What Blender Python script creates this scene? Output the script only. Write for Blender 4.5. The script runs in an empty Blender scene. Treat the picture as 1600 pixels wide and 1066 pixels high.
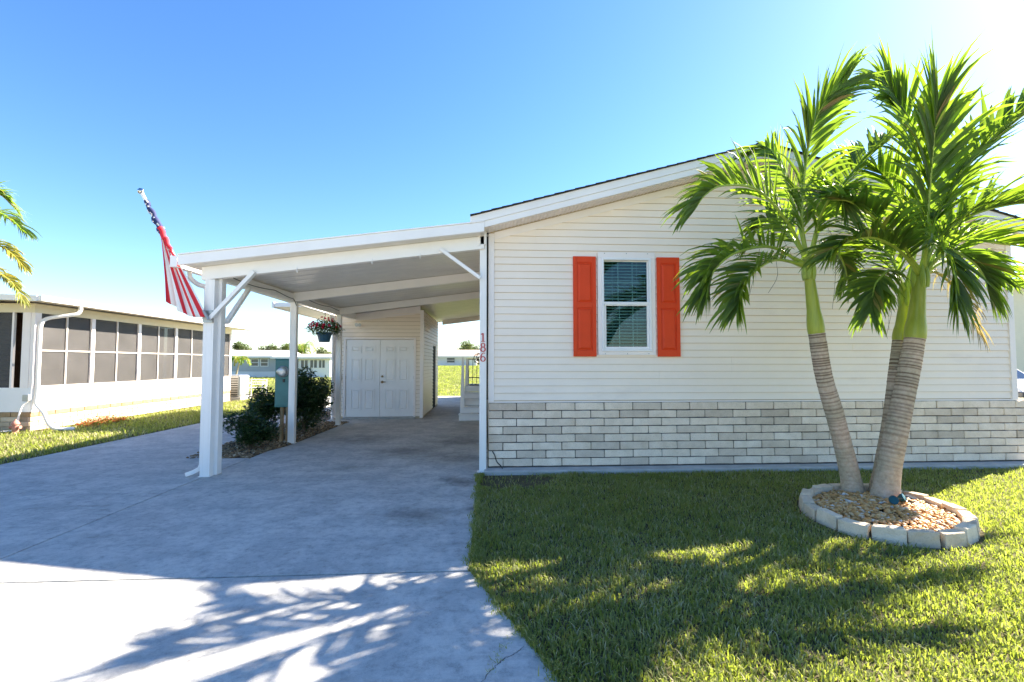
import bpy, bmesh, math, random
import numpy as np
from mathutils import Vector, Matrix

# ------------------------------------------------------------------ camera, sky, sun, exposure
scene = bpy.context.scene
COL = scene.collection
R = math.radians
cam_data = bpy.data.cameras.new('camera')
cam = bpy.data.objects.new('camera', cam_data)
COL.objects.link(cam)
cam.location = (0, 0, 1.5)
cam.rotation_euler = (R(90 + 2.6), 0, R(-3.2))
cam_data.sensor_width = 36.0
cam_data.lens = 740.0 / 1600.0 * 36.0
cam_data.clip_start = 0.05
cam_data.clip_end = 3000
scene.camera = cam

SUN_AZ = 62.5     # degrees from +Y towards +X
SUN_EL = 36.0
world = bpy.data.worlds.new('World')
scene.world = world
world.use_nodes = True
wn = world.node_tree
wn.nodes.clear()
sky = wn.nodes.new('ShaderNodeTexSky')
sky.sky_type = 'NISHITA'
sky.sun_disc = False
sky.sun_elevation = R(SUN_EL)
sky.sun_rotation = R(SUN_AZ)
sky.altitude = 0
sky.air_density = 1.0
sky.dust_density = 0.25
sky.ozone_density = 3.0
bg = wn.nodes.new('ShaderNodeBackground')
bg.inputs['Strength'].default_value = 0.056
wo = wn.nodes.new('ShaderNodeOutputWorld')
hs = wn.nodes.new('ShaderNodeHueSaturation')
hs.inputs['Hue'].default_value = 0.506
hs.inputs['Saturation'].default_value = 1.22
wn.links.new(sky.outputs[0], hs.inputs['Color'])
wn.links.new(hs.outputs[0], bg.inputs[0])
wn.links.new(bg.outputs[0], wo.inputs[0])

sun_data = bpy.data.lights.new('sun', 'SUN')
sun_data.energy = 4.5
sun_data.angle = R(0.5)
sun_data.color = (1.0, 0.90, 0.76)
sun = bpy.data.objects.new('sun', sun_data)
COL.objects.link(sun)
sd = Vector((math.sin(R(SUN_AZ)) * math.cos(R(SUN_EL)), math.cos(R(SUN_AZ)) * math.cos(R(SUN_EL)), math.sin(R(SUN_EL))))
sun.rotation_euler = sd.to_track_quat('Z', 'Y').to_euler()
sun.location = sd * 60

scene.view_settings.view_transform = 'Standard'
scene.view_settings.look = 'None'
scene.view_settings.gamma = 1.0
scene.view_settings.use_curve_mapping = False
scene.view_settings.exposure = 2.58
scene.render.engine = 'CYCLES'
scene.cycles.max_bounces = 12
scene.cycles.diffuse_bounces = 8
scene.cycles.transparent_max_bounces = 12

# ------------------------------------------------------------------ materials
MATS = {}

def nodes_of(name):
    m = bpy.data.materials.new(name)
    m.use_nodes = True
    nt = m.node_tree
    b = nt.nodes['Principled BSDF']
    MATS[name] = m
    return m, nt, b

def N(nt, t, **kw):
    n = nt.nodes.new(t)
    for k, v in kw.items():
        if k in n.inputs:
            n.inputs[k].default_value = v
        else:
            setattr(n, k, v)
    return n

def ramp(nt, stops):
    r = nt.nodes.new('ShaderNodeValToRGB')
    el = r.color_ramp.elements
    while len(el) < len(stops):
        el.new(0.5)
    for e, (p, c) in zip(el, stops):
        e.position = p
        e.color = (c[0], c[1], c[2], 1)
    return r

def coords(nt, kind='Object', scale=(1, 1, 1)):
    tc = nt.nodes.new('ShaderNodeTexCoord')
    mp = nt.nodes.new('ShaderNodeMapping')
    mp.inputs['Scale'].default_value = scale
    nt.links.new(tc.outputs[kind], mp.inputs[0])
    return mp.outputs[0]

def world_coords(nt, scale=(1, 1, 1)):
    g = nt.nodes.new('ShaderNodeNewGeometry')
    mp = nt.nodes.new('ShaderNodeMapping')
    mp.inputs['Scale'].default_value = scale
    nt.links.new(g.outputs['Position'], mp.inputs[0])
    return mp.outputs[0]

def bump(nt, b, height, strength=0.2, dist=0.01):
    bp = N(nt, 'ShaderNodeBump', Strength=strength, Distance=dist)
    nt.links.new(height, bp.inputs['Height'])
    nt.links.new(bp.outputs[0], b.inputs['Normal'])

def paint(name, col, rough=0.5, var=0.06, nscale=3.0, bumps=0.05, spec=0.4, metallic=0.0, dirt=None):
    """painted or plastic surface: base colour, soft blotches, fine grain"""
    m, nt, b = nodes_of(name)
    w = world_coords(nt)
    n1 = N(nt, 'ShaderNodeTexNoise', Scale=nscale, Detail=6.0, Roughness=0.65)
    nt.links.new(w, n1.inputs['Vector'])
    c0 = tuple(max(0, c * (1 - var * 1.4)) for c in col)
    c1 = tuple(min(1, c * (1 + var)) for c in col)
    r = ramp(nt, [(0.3, c0), (0.7, c1)])
    nt.links.new(n1.outputs['Fac'], r.inputs[0])
    out = r.outputs[0]
    if dirt:
        n3 = N(nt, 'ShaderNodeTexNoise', Scale=dirt[1], Detail=8.0, Roughness=0.7)
        nt.links.new(world_coords(nt, dirt[3] if len(dirt) > 3 else (1, 1, 1)), n3.inputs['Vector'])
        rr = ramp(nt, [(dirt[2], (0, 0, 0)), (min(1, dirt[2] + 0.2), (1, 1, 1))])
        nt.links.new(n3.outputs['Fac'], rr.inputs[0])
        mx = N(nt, 'ShaderNodeMixRGB')
        mx.inputs[2].default_value = (*dirt[0], 1)
        nt.links.new(rr.outputs[0], mx.inputs[0])
        nt.links.new(out, mx.inputs[1])
        out = mx.outputs[0]
    nt.links.new(out, b.inputs['Base Color'])
    b.inputs['Roughness'].default_value = rough
    b.inputs['Specular IOR Level'].default_value = spec
    b.inputs['Metallic'].default_value = metallic
    if bumps:
        n2 = N(nt, 'ShaderNodeTexNoise', Scale=120.0, Detail=3.0)
        nt.links.new(w, n2.inputs['Vector'])
        bump(nt, b, n2.outputs['Fac'], bumps, 0.004)
    return m

def leafy(name, cols, trans=0.4, tcol=None, rough=0.42, spec=0.45, attr='rnd'):
    """leaf: per-leaf colour from a stored random number, light passes through"""
    m, nt, b = nodes_of(name)
    at = N(nt, 'ShaderNodeAttribute', attribute_name=attr)
    r = ramp(nt, cols)
    nt.links.new(at.outputs['Fac'], r.inputs[0])
    nt.links.new(r.outputs[0], b.inputs['Base Color'])
    b.inputs['Roughness'].default_value = rough
    b.inputs['Specular IOR Level'].default_value = spec
    tr = N(nt, 'ShaderNodeBsdfTranslucent')
    if tcol:
        mu = N(nt, 'ShaderNodeMixRGB', blend_type='MIX')
        mu.inputs[0].default_value = 0.75
        mu.inputs[2].default_value = (*tcol, 1)
        nt.links.new(r.outputs[0], mu.inputs[1])
        nt.links.new(mu.outputs[0], tr.inputs[0])
    else:
        nt.links.new(r.outputs[0], tr.inputs[0])
    mx = N(nt, 'ShaderNodeMixShader')
    mx.inputs[0].default_value = trans
    nt.links.new(b.outputs[0], mx.inputs[1])
    nt.links.new(tr.outputs[0], mx.inputs[2])
    nt.links.new(mx.outputs[0], nt.nodes['Material Output'].inputs[0])
    return m

paint('siding', (0.91, 0.80, 0.675), 0.42, 0.03, 1.2, 0.04, 0.35, dirt=((0.78, 0.67, 0.57), 1.1, 0.60, (0.6, 0.6, 2.2)))
paint('white_trim', (0.88, 0.81, 0.765), 0.4, 0.03, 2.0, 0.03, 0.4, dirt=((0.62, 0.58, 0.5), 2.5, 0.66))
paint('white_metal', (0.86, 0.83, 0.79), 0.38, 0.03, 2.0, 0.03, 0.4, dirt=((0.6, 0.57, 0.5), 1.7, 0.68))
paint('white_paint', (0.84, 0.83, 0.82), 0.45, 0.03, 2.0, 0.03, dirt=((0.6, 0.6, 0.58), 3.0, 0.68))
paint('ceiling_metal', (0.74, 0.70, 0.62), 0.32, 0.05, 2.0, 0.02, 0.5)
paint('door_white', (0.86, 0.85, 0.84), 0.4, 0.03, 2.0, 0.02)
paint('shingle', (0.045, 0.042, 0.04), 0.9, 0.4, 14.0, 0.5)
paint('shutter_orange', (0.72, 0.062, 0.014), 0.5, 0.06, 3.0, 0.05, 0.22)
paint('number_red', (0.50, 0.04, 0.035), 0.4, 0.05)
paint('black_gap', (0.012, 0.012, 0.012), 0.8)
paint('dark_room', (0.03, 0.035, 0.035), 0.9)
paint('blind_slat', (0.70, 0.74, 0.70), 0.45, 0.05)
paint('teal_box', (0.045, 0.17, 0.165), 0.4, 0.12, 4.0, 0.05, 0.4, dirt=((0.09, 0.2, 0.19), 5.0, 0.6))
paint('grey_metal', (0.36, 0.37, 0.37), 0.35, 0.08, 6.0, 0.03, 0.5, metallic=0.6)
paint('dark_metal', (0.03, 0.028, 0.026), 0.4, 0.2)
paint('brass', (0.30, 0.22, 0.12), 0.35, 0.1, metallic=0.8)
paint('conduit', (0.36, 0.24, 0.12), 0.6, 0.2, 8.0)
paint('pot_blue', (0.03, 0.10, 0.17), 0.45, 0.15)
paint('flag_red', (0.60, 0.02, 0.035), 0.75, 0.06)
paint('flag_white', (0.80, 0.77, 0.74), 0.75, 0.04)
paint('flag_blue', (0.015, 0.025, 0.10), 0.75, 0.1)
paint('chrome', (0.5, 0.5, 0.5), 0.12, 0.02, bumps=0, metallic=1.0)
paint('mortar', (0.10, 0.092, 0.085), 0.95, 0.25, 20.0, 0.5)
paint('footing', (0.44, 0.43, 0.41), 0.9, 0.15, 5.0, 0.4)
paint('stone', (0.52, 0.47, 0.39), 0.9, 0.22, 16.0, 0.6, 0.2, dirt=((0.25, 0.23, 0.2), 9.0, 0.6))
paint('tan_mortar', (0.30, 0.24, 0.17), 0.95, 0.2, 10.0, 0.3)
paint('neighbour_cream', (0.76, 0.68, 0.48), 0.5, 0.04)
paint('frame_tan', (0.62, 0.56, 0.50), 0.5, 0.05)
paint('far_grey', (0.42, 0.45, 0.47), 0.6, 0.05, 0.6)
paint('far_white', (0.76, 0.76, 0.76), 0.6, 0.05, 0.6)
paint('far_roof', (0.66, 0.60, 0.52), 0.7, 0.08, 0.7)
paint('tan_roof', (0.42, 0.33, 0.26), 0.8, 0.1, 0.7)
paint('bark', (0.16, 0.12, 0.085), 0.9, 0.35, 12.0, 0.6)
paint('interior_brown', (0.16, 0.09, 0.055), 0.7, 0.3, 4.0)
paint('car_white', (0.80, 0.80, 0.79), 0.22, 0.01, bumps=0, spec=0.6)
paint('tyre', (0.015, 0.015, 0.015), 0.8, 0.2)
paint('plastic_teal', (0.012, 0.07, 0.085), 0.25, 0.1, bumps=0)
paint('solar_black', (0.012, 0.014, 0.03), 0.15, 0.1, bumps=0)
paint('hydrant_red', (0.45, 0.2, 0.15), 0.6, 0.15, 20.0)
paint('rachis', (0.30, 0.40, 0.055), 0.4, 0.15, 10.0, 0.02)
paint('rachis_yellow', (0.42, 0.36, 0.06), 0.45, 0.15, 10.0, 0.02)
paint('road_surface', (0.40, 0.38, 0.345), 0.9, 0.12, 2.0, 0.5)
paint('lap_shade_sheathing', (0.56, 0.46, 0.32), 0.9, 0.1)  # darker than the siding, painted as shadow lines in the lap gaps
paint('dirt', (0.11, 0.09, 0.07), 0.98, 0.35, 12.0, 0.8)

def block_material(name, stops, speck=(0.20, 0.19, 0.18)):
    """concrete blocks: a tone of its own for each block, pitted face"""
    m, nt, b = nodes_of(name)
    oi = N(nt, 'ShaderNodeObjectInfo')
    r = ramp(nt, stops)
    nt.links.new(oi.outputs['Random'], r.inputs[0])
    w = world_coords(nt)
    n1 = N(nt, 'ShaderNodeTexNoise', Scale=70.0, Detail=5.0, Roughness=0.7)
    nt.links.new(w, n1.inputs['Vector'])
    n2 = N(nt, 'ShaderNodeTexNoise', Scale=6.0, Detail=5.0, Roughness=0.6)
    nt.links.new(w, n2.inputs['Vector'])
    f = ramp(nt, [(0.30, (0.70, 0.69, 0.68)), (0.5, (1, 1, 1))])
    nt.links.new(n1.outputs['Fac'], f.inputs[0])
    f2 = ramp(nt, [(0.3, (0.88, 0.85, 0.80)), (0.65, (1.06, 1.05, 1.03))])
    nt.links.new(n2.outputs['Fac'], f2.inputs[0])
    m1 = N(nt, 'ShaderNodeMixRGB', blend_type='MULTIPLY'); m1.inputs[0].default_value = 0.75
    m2 = N(nt, 'ShaderNodeMixRGB', blend_type='MULTIPLY'); m2.inputs[0].default_value = 1.0
    nt.links.new(r.outputs[0], m1.inputs[1]); nt.links.new(f.outputs[0], m1.inputs[2])
    nt.links.new(m1.outputs[0], m2.inputs[1]); nt.links.new(f2.outputs[0], m2.inputs[2])
    nt.links.new(m2.outputs[0], b.inputs['Base Color'])
    b.inputs['Roughness'].default_value = 0.92
    bump(nt, b, n1.outputs['Fac'], 0.6, 0.008)

block_material('block', [(0.0, (0.60, 0.50, 0.405)), (0.14, (0.71, 0.60, 0.485)), (0.30, (0.81, 0.685, 0.555)), (0.75, (0.86, 0.735, 0.60)), (1.0, (0.88, 0.77, 0.65))])
block_material('tan_block', [(0.0, (0.44, 0.36, 0.26)), (0.5, (0.54, 0.45, 0.33)), (1.0, (0.62, 0.53, 0.40))])
block_material('edging', [(0.0, (0.55, 0.45, 0.33)), (0.5, (0.70, 0.58, 0.42)), (1.0, (0.79, 0.68, 0.52))])

def concrete_material():
    m, nt, b = nodes_of('concrete')
    w = world_coords(nt)
    big = N(nt, 'ShaderNodeTexNoise', Scale=0.55, Detail=7.0, Roughness=0.62)
    nt.links.new(w, big.inputs['Vector'])
    base = ramp(nt, [(0.25, (0.45, 0.44, 0.41)), (0.5, (0.52, 0.505, 0.465)), (0.78, (0.58, 0.56, 0.51))])
    nt.links.new(big.outputs['Fac'], base.inputs[0])
    # mottled wear in the middle scale
    mid = N(nt, 'ShaderNodeTexNoise', Scale=13.0, Detail=10.0, Roughness=0.8, Distortion=0.1)
    nt.links.new(w, mid.inputs['Vector'])
    mr = ramp(nt, [(0.36, (0.58, 0.59, 0.60)), (0.50, (0.95, 0.95, 0.95)), (0.72, (1.14, 1.13, 1.11))])
    nt.links.new(mid.outputs['Fac'], mr.inputs[0])
    mu = N(nt, 'ShaderNodeMixRGB', blend_type='MULTIPLY'); mu.inputs[0].default_value = 0.8
    nt.links.new(base.outputs[0], mu.inputs[1]); nt.links.new(mr.outputs[0], mu.inputs[2])
    # worn skin of the slab: paler patches with hard ragged edges
    wp = N(nt, 'ShaderNodeTexNoise', Scale=2.6, Detail=14.0, Roughness=0.72)
    nt.links.new(w, wp.inputs['Vector'])
    wr = ramp(nt, [(0.46, (0.84, 0.85, 0.86)), (0.53, (1.0, 1.0, 1.0)), (0.60, (1.08, 1.07, 1.05))])
    nt.links.new(wp.outputs['Fac'], wr.inputs[0])
    mw = N(nt, 'ShaderNodeMixRGB', blend_type='MULTIPLY'); mw.inputs[0].default_value = 1.0
    nt.links.new(mu.outputs[0], mw.inputs[1]); nt.links.new(wr.outputs[0], mw.inputs[2])
    mu = mw
    # streaks of old water marks running across the carport
    sw = world_coords(nt, (0.55, 2.4, 1))
    st = N(nt, 'ShaderNodeTexNoise', Scale=1.6, Detail=8.0, Roughness=0.7, Distortion=0.8)
    nt.links.new(sw, st.inputs['Vector'])
    sr = ramp(nt, [(0.54, (1, 1, 1)), (0.72, (0.55, 0.53, 0.51))])
    nt.links.new(st.outputs['Fac'], sr.inputs[0])
    mu2 = N(nt, 'ShaderNodeMixRGB', blend_type='MULTIPLY'); mu2.inputs[0].default_value = 0.45
    nt.links.new(mu.outputs[0], mu2.inputs[1]); nt.links.new(sr.outputs[0], mu2.inputs[2])
    out = mu2.outputs[0]
    # oil spots with a shape of their own
    pos = world_coords(nt)
    for (sx, sy, rad, dark, jag) in ((-0.62, 4.75, 0.42, 0.45, 2.0), (-0.22, 6.05, 0.30, 0.35, 9.0), (-0.08, 4.95, 0.22, 0.4, 10.0), (-0.45, 6.2, 0.25, 0.45, 12.0), (-1.3, 8.2, 0.8, 0.52, 3.0), (-0.5, 9.2, 0.9, 0.5, 3.0), (-0.5, 7.6, 0.6, 0.6, 4.0), (-2.3, 9.6, 0.8, 0.6, 3.0), (-1.9, 7.0, 0.35, 0.72, 5.0)):
        d = N(nt, 'ShaderNodeVectorMath', operation='DISTANCE')
        nz = N(nt, 'ShaderNodeTexNoise', Scale=jag, Detail=5.0, Roughness=0.7)
        nt.links.new(pos, nz.inputs['Vector'])
        ad = N(nt, 'ShaderNodeVectorMath', operation='MULTIPLY_ADD')
        ad.inputs[1].default_value = (rad * 1.6, rad * 1.6, 0)
        ad.inputs[2].default_value = (-rad * 0.8, -rad * 0.8, 0)
        nt.links.new(nz.outputs['Color'], ad.inputs[0])
        a2 = N(nt, 'ShaderNodeVectorMath', operation='ADD')
        nt.links.new(pos, a2.inputs[0]); nt.links.new(ad.outputs[0], a2.inputs[1])
        nt.links.new(a2.outputs[0], d.inputs[0])
        d.inputs[1].default_value = (sx, sy, 0)
        rr = ramp(nt, [(0.0, (dark, dark, dark * 0.97)), (1.0, (1, 1, 1))])
        mp = N(nt, 'ShaderNodeMapRange')
        mp.inputs['From Max'].default_value = rad
        nt.links.new(d.outputs['Value'], mp.inputs['Value'])
        nt.links.new(mp.outputs[0], rr.inputs[0])
        mm = N(nt, 'ShaderNodeMixRGB', blend_type='MULTIPLY'); mm.inputs[0].default_value = 1.0
        nt.links.new(out, mm.inputs[1]); nt.links.new(rr.outputs[0], mm.inputs[2])
        out = mm.outputs[0]
    fine = N(nt, 'ShaderNodeTexNoise', Scale=160.0, Detail=4.0, Roughness=0.7)
    nt.links.new(w, fine.inputs['Vector'])
    fr = ramp(nt, [(0.3, (0.82, 0.82, 0.82)), (0.6, (1.05, 1.05, 1.05))])
    nt.links.new(fine.outputs['Fac'], fr.inputs[0])
    m3 = N(nt, 'ShaderNodeMixRGB', blend_type='MULTIPLY'); m3.inputs[0].default_value = 0.8
    nt.links.new(out, m3.inputs[1]); nt.links.new(fr.outputs[0], m3.inputs[2])
    nt.links.new(m3.outputs[0], b.inputs['Base Color'])
    b.inputs['Roughness'].default_value = 0.78
    b.inputs['Specular IOR Level'].default_value = 0.35
    bump(nt, b, fine.outputs['Fac'], 0.35, 0.006)
concrete_material()

def ground_material():
    m, nt, b = nodes_of('lawn_ground')
    w = world_coords(nt)
    n1 = N(nt, 'ShaderNodeTexNoise', Scale=0.35, Detail=8.0, Roughness=0.65)
    n2 = N(nt, 'ShaderNodeTexNoise', Scale=14.0, Detail=6.0, Roughness=0.7)
    nt.links.new(w, n1.inputs['Vector']); nt.links.new(w, n2.inputs['Vector'])
    r1 = ramp(nt, [(0.3, (0.10, 0.125, 0.028)), (0.55, (0.17, 0.19, 0.045)), (0.75, (0.24, 0.22, 0.075))])
    nt.links.new(n1.outputs['Fac'], r1.inputs[0])
    r2 = ramp(nt, [(0.3, (0.55, 0.55, 0.5)), (0.7, (1.15, 1.15, 1.1))])
    nt.links.new(n2.outputs['Fac'], r2.inputs[0])
    mu = N(nt, 'ShaderNodeMixRGB', blend_type='MULTIPLY'); mu.inputs[0].default_value = 1.0
    nt.links.new(r1.outputs[0], mu.inputs[1]); nt.links.new(r2.outputs[0], mu.inputs[2])
    nt.links.new(mu.outputs[0], b.inputs['Base Color'])
    b.inputs['Roughness'].default_value = 0.95
    b.inputs['Specular IOR Level'].default_value = 0.1
    bump(nt, b, n2.outputs['Fac'], 0.8, 0.03)
ground_material()
paint('lawn_soil', (0.11, 0.095, 0.05), 0.98, 0.4, 18.0, 0.8, 0.1)

leafy('grass', [(0.0, (0.14, 0.14, 0.055)), (0.45, (0.21, 0.23, 0.08)), (0.70, (0.285, 0.28, 0.11)), (0.84, (0.44, 0.38, 0.22)), (1.0, (0.56, 0.48, 0.32))], 0.45, (0.46, 0.58, 0.04), 0.55, 0.2)
leafy('palm_leaf', [(0.0, (0.05, 0.085, 0.022)), (0.6, (0.09, 0.15, 0.03)), (0.90, (0.14, 0.21, 0.04)), (0.97, (0.30, 0.24, 0.06)), (1.0, (0.36, 0.22, 0.09))], 0.45, (0.36, 0.56, 0.025), 0.45, 0.3)
leafy('yellow_leaf', [(0.0, (0.12, 0.17, 0.03)), (0.5, (0.26, 0.26, 0.04)), (1.0, (0.48, 0.36, 0.06))], 0.4, (0.55, 0.50, 0.05), 0.45, 0.4)
leafy('dry_leaf', [(0.0, (0.20, 0.20, 0.05)), (0.4, (0.30, 0.22, 0.09)), (1.0, (0.42, 0.28, 0.15))], 0.35, (0.42, 0.34, 0.12), 0.6, 0.15)
leafy('shrub_leaf', [(0.0, (0.016, 0.034, 0.012)), (0.6, (0.03, 0.058, 0.018)), (1.0, (0.06, 0.10, 0.026))], 0.22, (0.12, 0.24, 0.03), 0.28, 0.5)
leafy('tree_leaf', [(0.0, (0.04, 0.06, 0.022)), (0.6, (0.08, 0.11, 0.035)), (1.0, (0.13, 0.16, 0.045))], 0.3, (0.20, 0.25, 0.06), 0.6, 0.2)
leafy('basket_leaf', [(0.0, (0.02, 0.04, 0.012)), (0.6, (0.045, 0.085, 0.022)), (1.0, (0.10, 0.15, 0.03))], 0.3, (0.2, 0.34, 0.04), 0.45, 0.3)
leafy('petal', [(0.0, (0.45, 0.01, 0.03)), (0.6, (0.60, 0.03, 0.08)), (0.9, (0.66, 0.12, 0.22)), (1.0, (0.68, 0.28, 0.34))], 0.3, None, 0.6, 0.2)
leafy('ground_cover', [(0.0, (0.06, 0.10, 0.02)), (0.45, (0.20, 0.22, 0.04)), (0.6, (0.42, 0.10, 0.04)), (1.0, (0.55, 0.16, 0.05))], 0.3, None, 0.6, 0.2)
leafy('pebble', [(0.0, (0.36, 0.17, 0.045)), (0.35, (0.56, 0.29, 0.09)), (0.7, (0.68, 0.41, 0.17)), (0.9, (0.62, 0.52, 0.38)), (1.0, (0.66, 0.62, 0.55))], 0.0, None, 0.55, 0.35)
leafy('mulch_stone', [(0.0, (0.12, 0.08, 0.045)), (0.5, (0.26, 0.18, 0.10)), (0.85, (0.40, 0.30, 0.18)), (1.0, (0.50, 0.44, 0.34))], 0.0, None, 0.8, 0.2)

def glass(name, tint=(1, 1, 1), base=0.06):
    m, nt, b = nodes_of(name)
    nt.nodes.remove(b)
    t = N(nt, 'ShaderNodeBsdfTransparent'); t.inputs[0].default_value = (*tint, 1)
    g = N(nt, 'ShaderNodeBsdfGlossy', Roughness=0.02)
    fr = N(nt, 'ShaderNodeFresnel', IOR=1.5)
    ad = N(nt, 'ShaderNodeMath', operation='ADD'); ad.inputs[1].default_value = base
    nt.links.new(fr.outputs[0], ad.inputs[0])
    mx = N(nt, 'ShaderNodeMixShader')
    nt.links.new(ad.outputs[0], mx.inputs[0]); nt.links.new(t.outputs[0], mx.inputs[1]); nt.links.new(g.outputs[0], mx.inputs[2])
    nt.links.new(mx.outputs[0], nt.nodes['Material Output'].inputs[0])
glass('window_glass', (0.62, 0.78, 0.78), 0.0)
glass('dark_glass', (0.2, 0.27, 0.33), 0.2)
glass('meter_glass', (0.9, 0.9, 0.88), 0.1)

def screen_material():
    m, nt, b = nodes_of('screen_mesh')
    w = world_coords(nt)
    n = N(nt, 'ShaderNodeTexNoise', Scale=1.3, Detail=6.0, Roughness=0.6)
    nt.links.new(w, n.inputs['Vector'])
    r = ramp(nt, [(0.3, (0.05, 0.047, 0.045)), (0.7, (0.08, 0.075, 0.072))])
    nt.links.new(n.outputs['Fac'], r.inputs[0])
    nt.links.new(r.outputs[0], b.inputs['Base Color'])
    b.inputs['Roughness'].default_value = 0.6
    t = N(nt, 'ShaderNodeBsdfTransparent')
    mx = N(nt, 'ShaderNodeMixShader'); mx.inputs[0].default_value = 0.30
    nt.links.new(b.outputs[0], mx.inputs[1]); nt.links.new(t.outputs[0], mx.inputs[2])
    nt.links.new(mx.outputs[0], nt.nodes['Material Output'].inputs[0])
screen_material()

def trunk_material():
    m, nt, b = nodes_of('palm_trunk')
    w = world_coords(nt)
    n = N(nt, 'ShaderNodeTexNoise', Scale=24.0, Detail=7.0, Roughness=0.7)
    nt.links.new(w, n.inputs['Vector'])
    n2 = N(nt, 'ShaderNodeTexNoise', Scale=2.5, Detail=5.0, Roughness=0.6)
    nt.links.new(w, n2.inputs['Vector'])
    at = N(nt, 'ShaderNodeAttribute', attribute_name='rnd')
    r = ramp(nt, [(0.25, (0.34, 0.26, 0.19)), (0.5, (0.49, 0.40, 0.30)), (0.75, (0.60, 0.50, 0.40))])
    nt.links.new(n.outputs['Fac'], r.inputs[0])
    ring = ramp(nt, [(0.0, (1, 1, 1)), (1.0, (0.26, 0.19, 0.14))])
    nt.links.new(at.outputs['Fac'], ring.inputs[0])
    mu = N(nt, 'ShaderNodeMixRGB', blend_type='MULTIPLY'); mu.inputs[0].default_value = 1.0
    nt.links.new(r.outputs[0], mu.inputs[1]); nt.links.new(ring.outputs[0], mu.inputs[2])
    r2 = ramp(nt, [(0.4, (0.85, 0.88, 0.80)), (0.65, (1.08, 1.03, 1.0))])
    nt.links.new(n2.outputs['Fac'], r2.inputs[0])
    m2 = N(nt, 'ShaderNodeMixRGB', blend_type='MULTIPLY'); m2.inputs[0].default_value = 1.0
    nt.links.new(mu.outputs[0], m2.inputs[1]); nt.links.new(r2.outputs[0], m2.inputs[2])
    nt.links.new(m2.outputs[0], b.inputs['Base Color'])
    b.inputs['Roughness'].default_value = 0.9
    bump(nt, b, n.outputs['Fac'], 0.8, 0.02)
trunk_material()

def crownshaft_material():
    m, nt, b = nodes_of('crownshaft')
    w = world_coords(nt, (1, 1, 0.12))
    n = N(nt, 'ShaderNodeTexNoise', Scale=22.0, Detail=5.0, Roughness=0.6)
    nt.links.new(w, n.inputs['Vector'])
    r = ramp(nt, [(0.3, (0.23, 0.29, 0.02)), (0.6, (0.33, 0.38, 0.03)), (0.8, (0.43, 0.44, 0.08))])
    nt.links.new(n.outputs['Fac'], r.inputs[0])
    nt.links.new(r.outputs[0], b.inputs['Base Color'])
    b.inputs['Roughness'].default_value = 0.38
    b.inputs['Subsurface Weight'].default_value = 0.1
    b.inputs['Subsurface Radius'].default_value = (0.02, 0.03, 0.005)
    bump(nt, b, n.outputs['Fac'], 0.15, 0.01)
crownshaft_material()

# ------------------------------------------------------------------ mesh helpers
def make(name, verts, faces, mats, parent=None, smooth=False, midx=None, rnd=None):
    me = bpy.data.meshes.new(name)
    me.from_pydata([tuple(v) for v in verts], [], faces)
    for mt in (mats if isinstance(mats, (list, tuple)) else [mats]):
        me.materials.append(MATS[mt])
    if midx is not None:
        me.polygons.foreach_set('material_index', midx)
    if smooth:
        me.polygons.foreach_set('use_smooth', [True] * len(me.polygons))
    if rnd is not None:
        a = me.attributes.new('rnd', 'FLOAT', 'POINT')
        a.data.foreach_set('value', np.asarray(rnd, dtype=np.float32))
    me.update()
    o = bpy.data.objects.new(name, me)
    COL.objects.link(o)
    if parent:
        o.parent = parent
    return o

def put(name, mesh, parent, loc=(0, 0, 0), rot=(0, 0, 0)):
    """one more object with the same mesh data"""
    o = bpy.data.objects.new(name, mesh)
    COL.objects.link(o)
    o.parent = parent
    o.location = loc
    o.rotation_euler = rot
    return o

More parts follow.
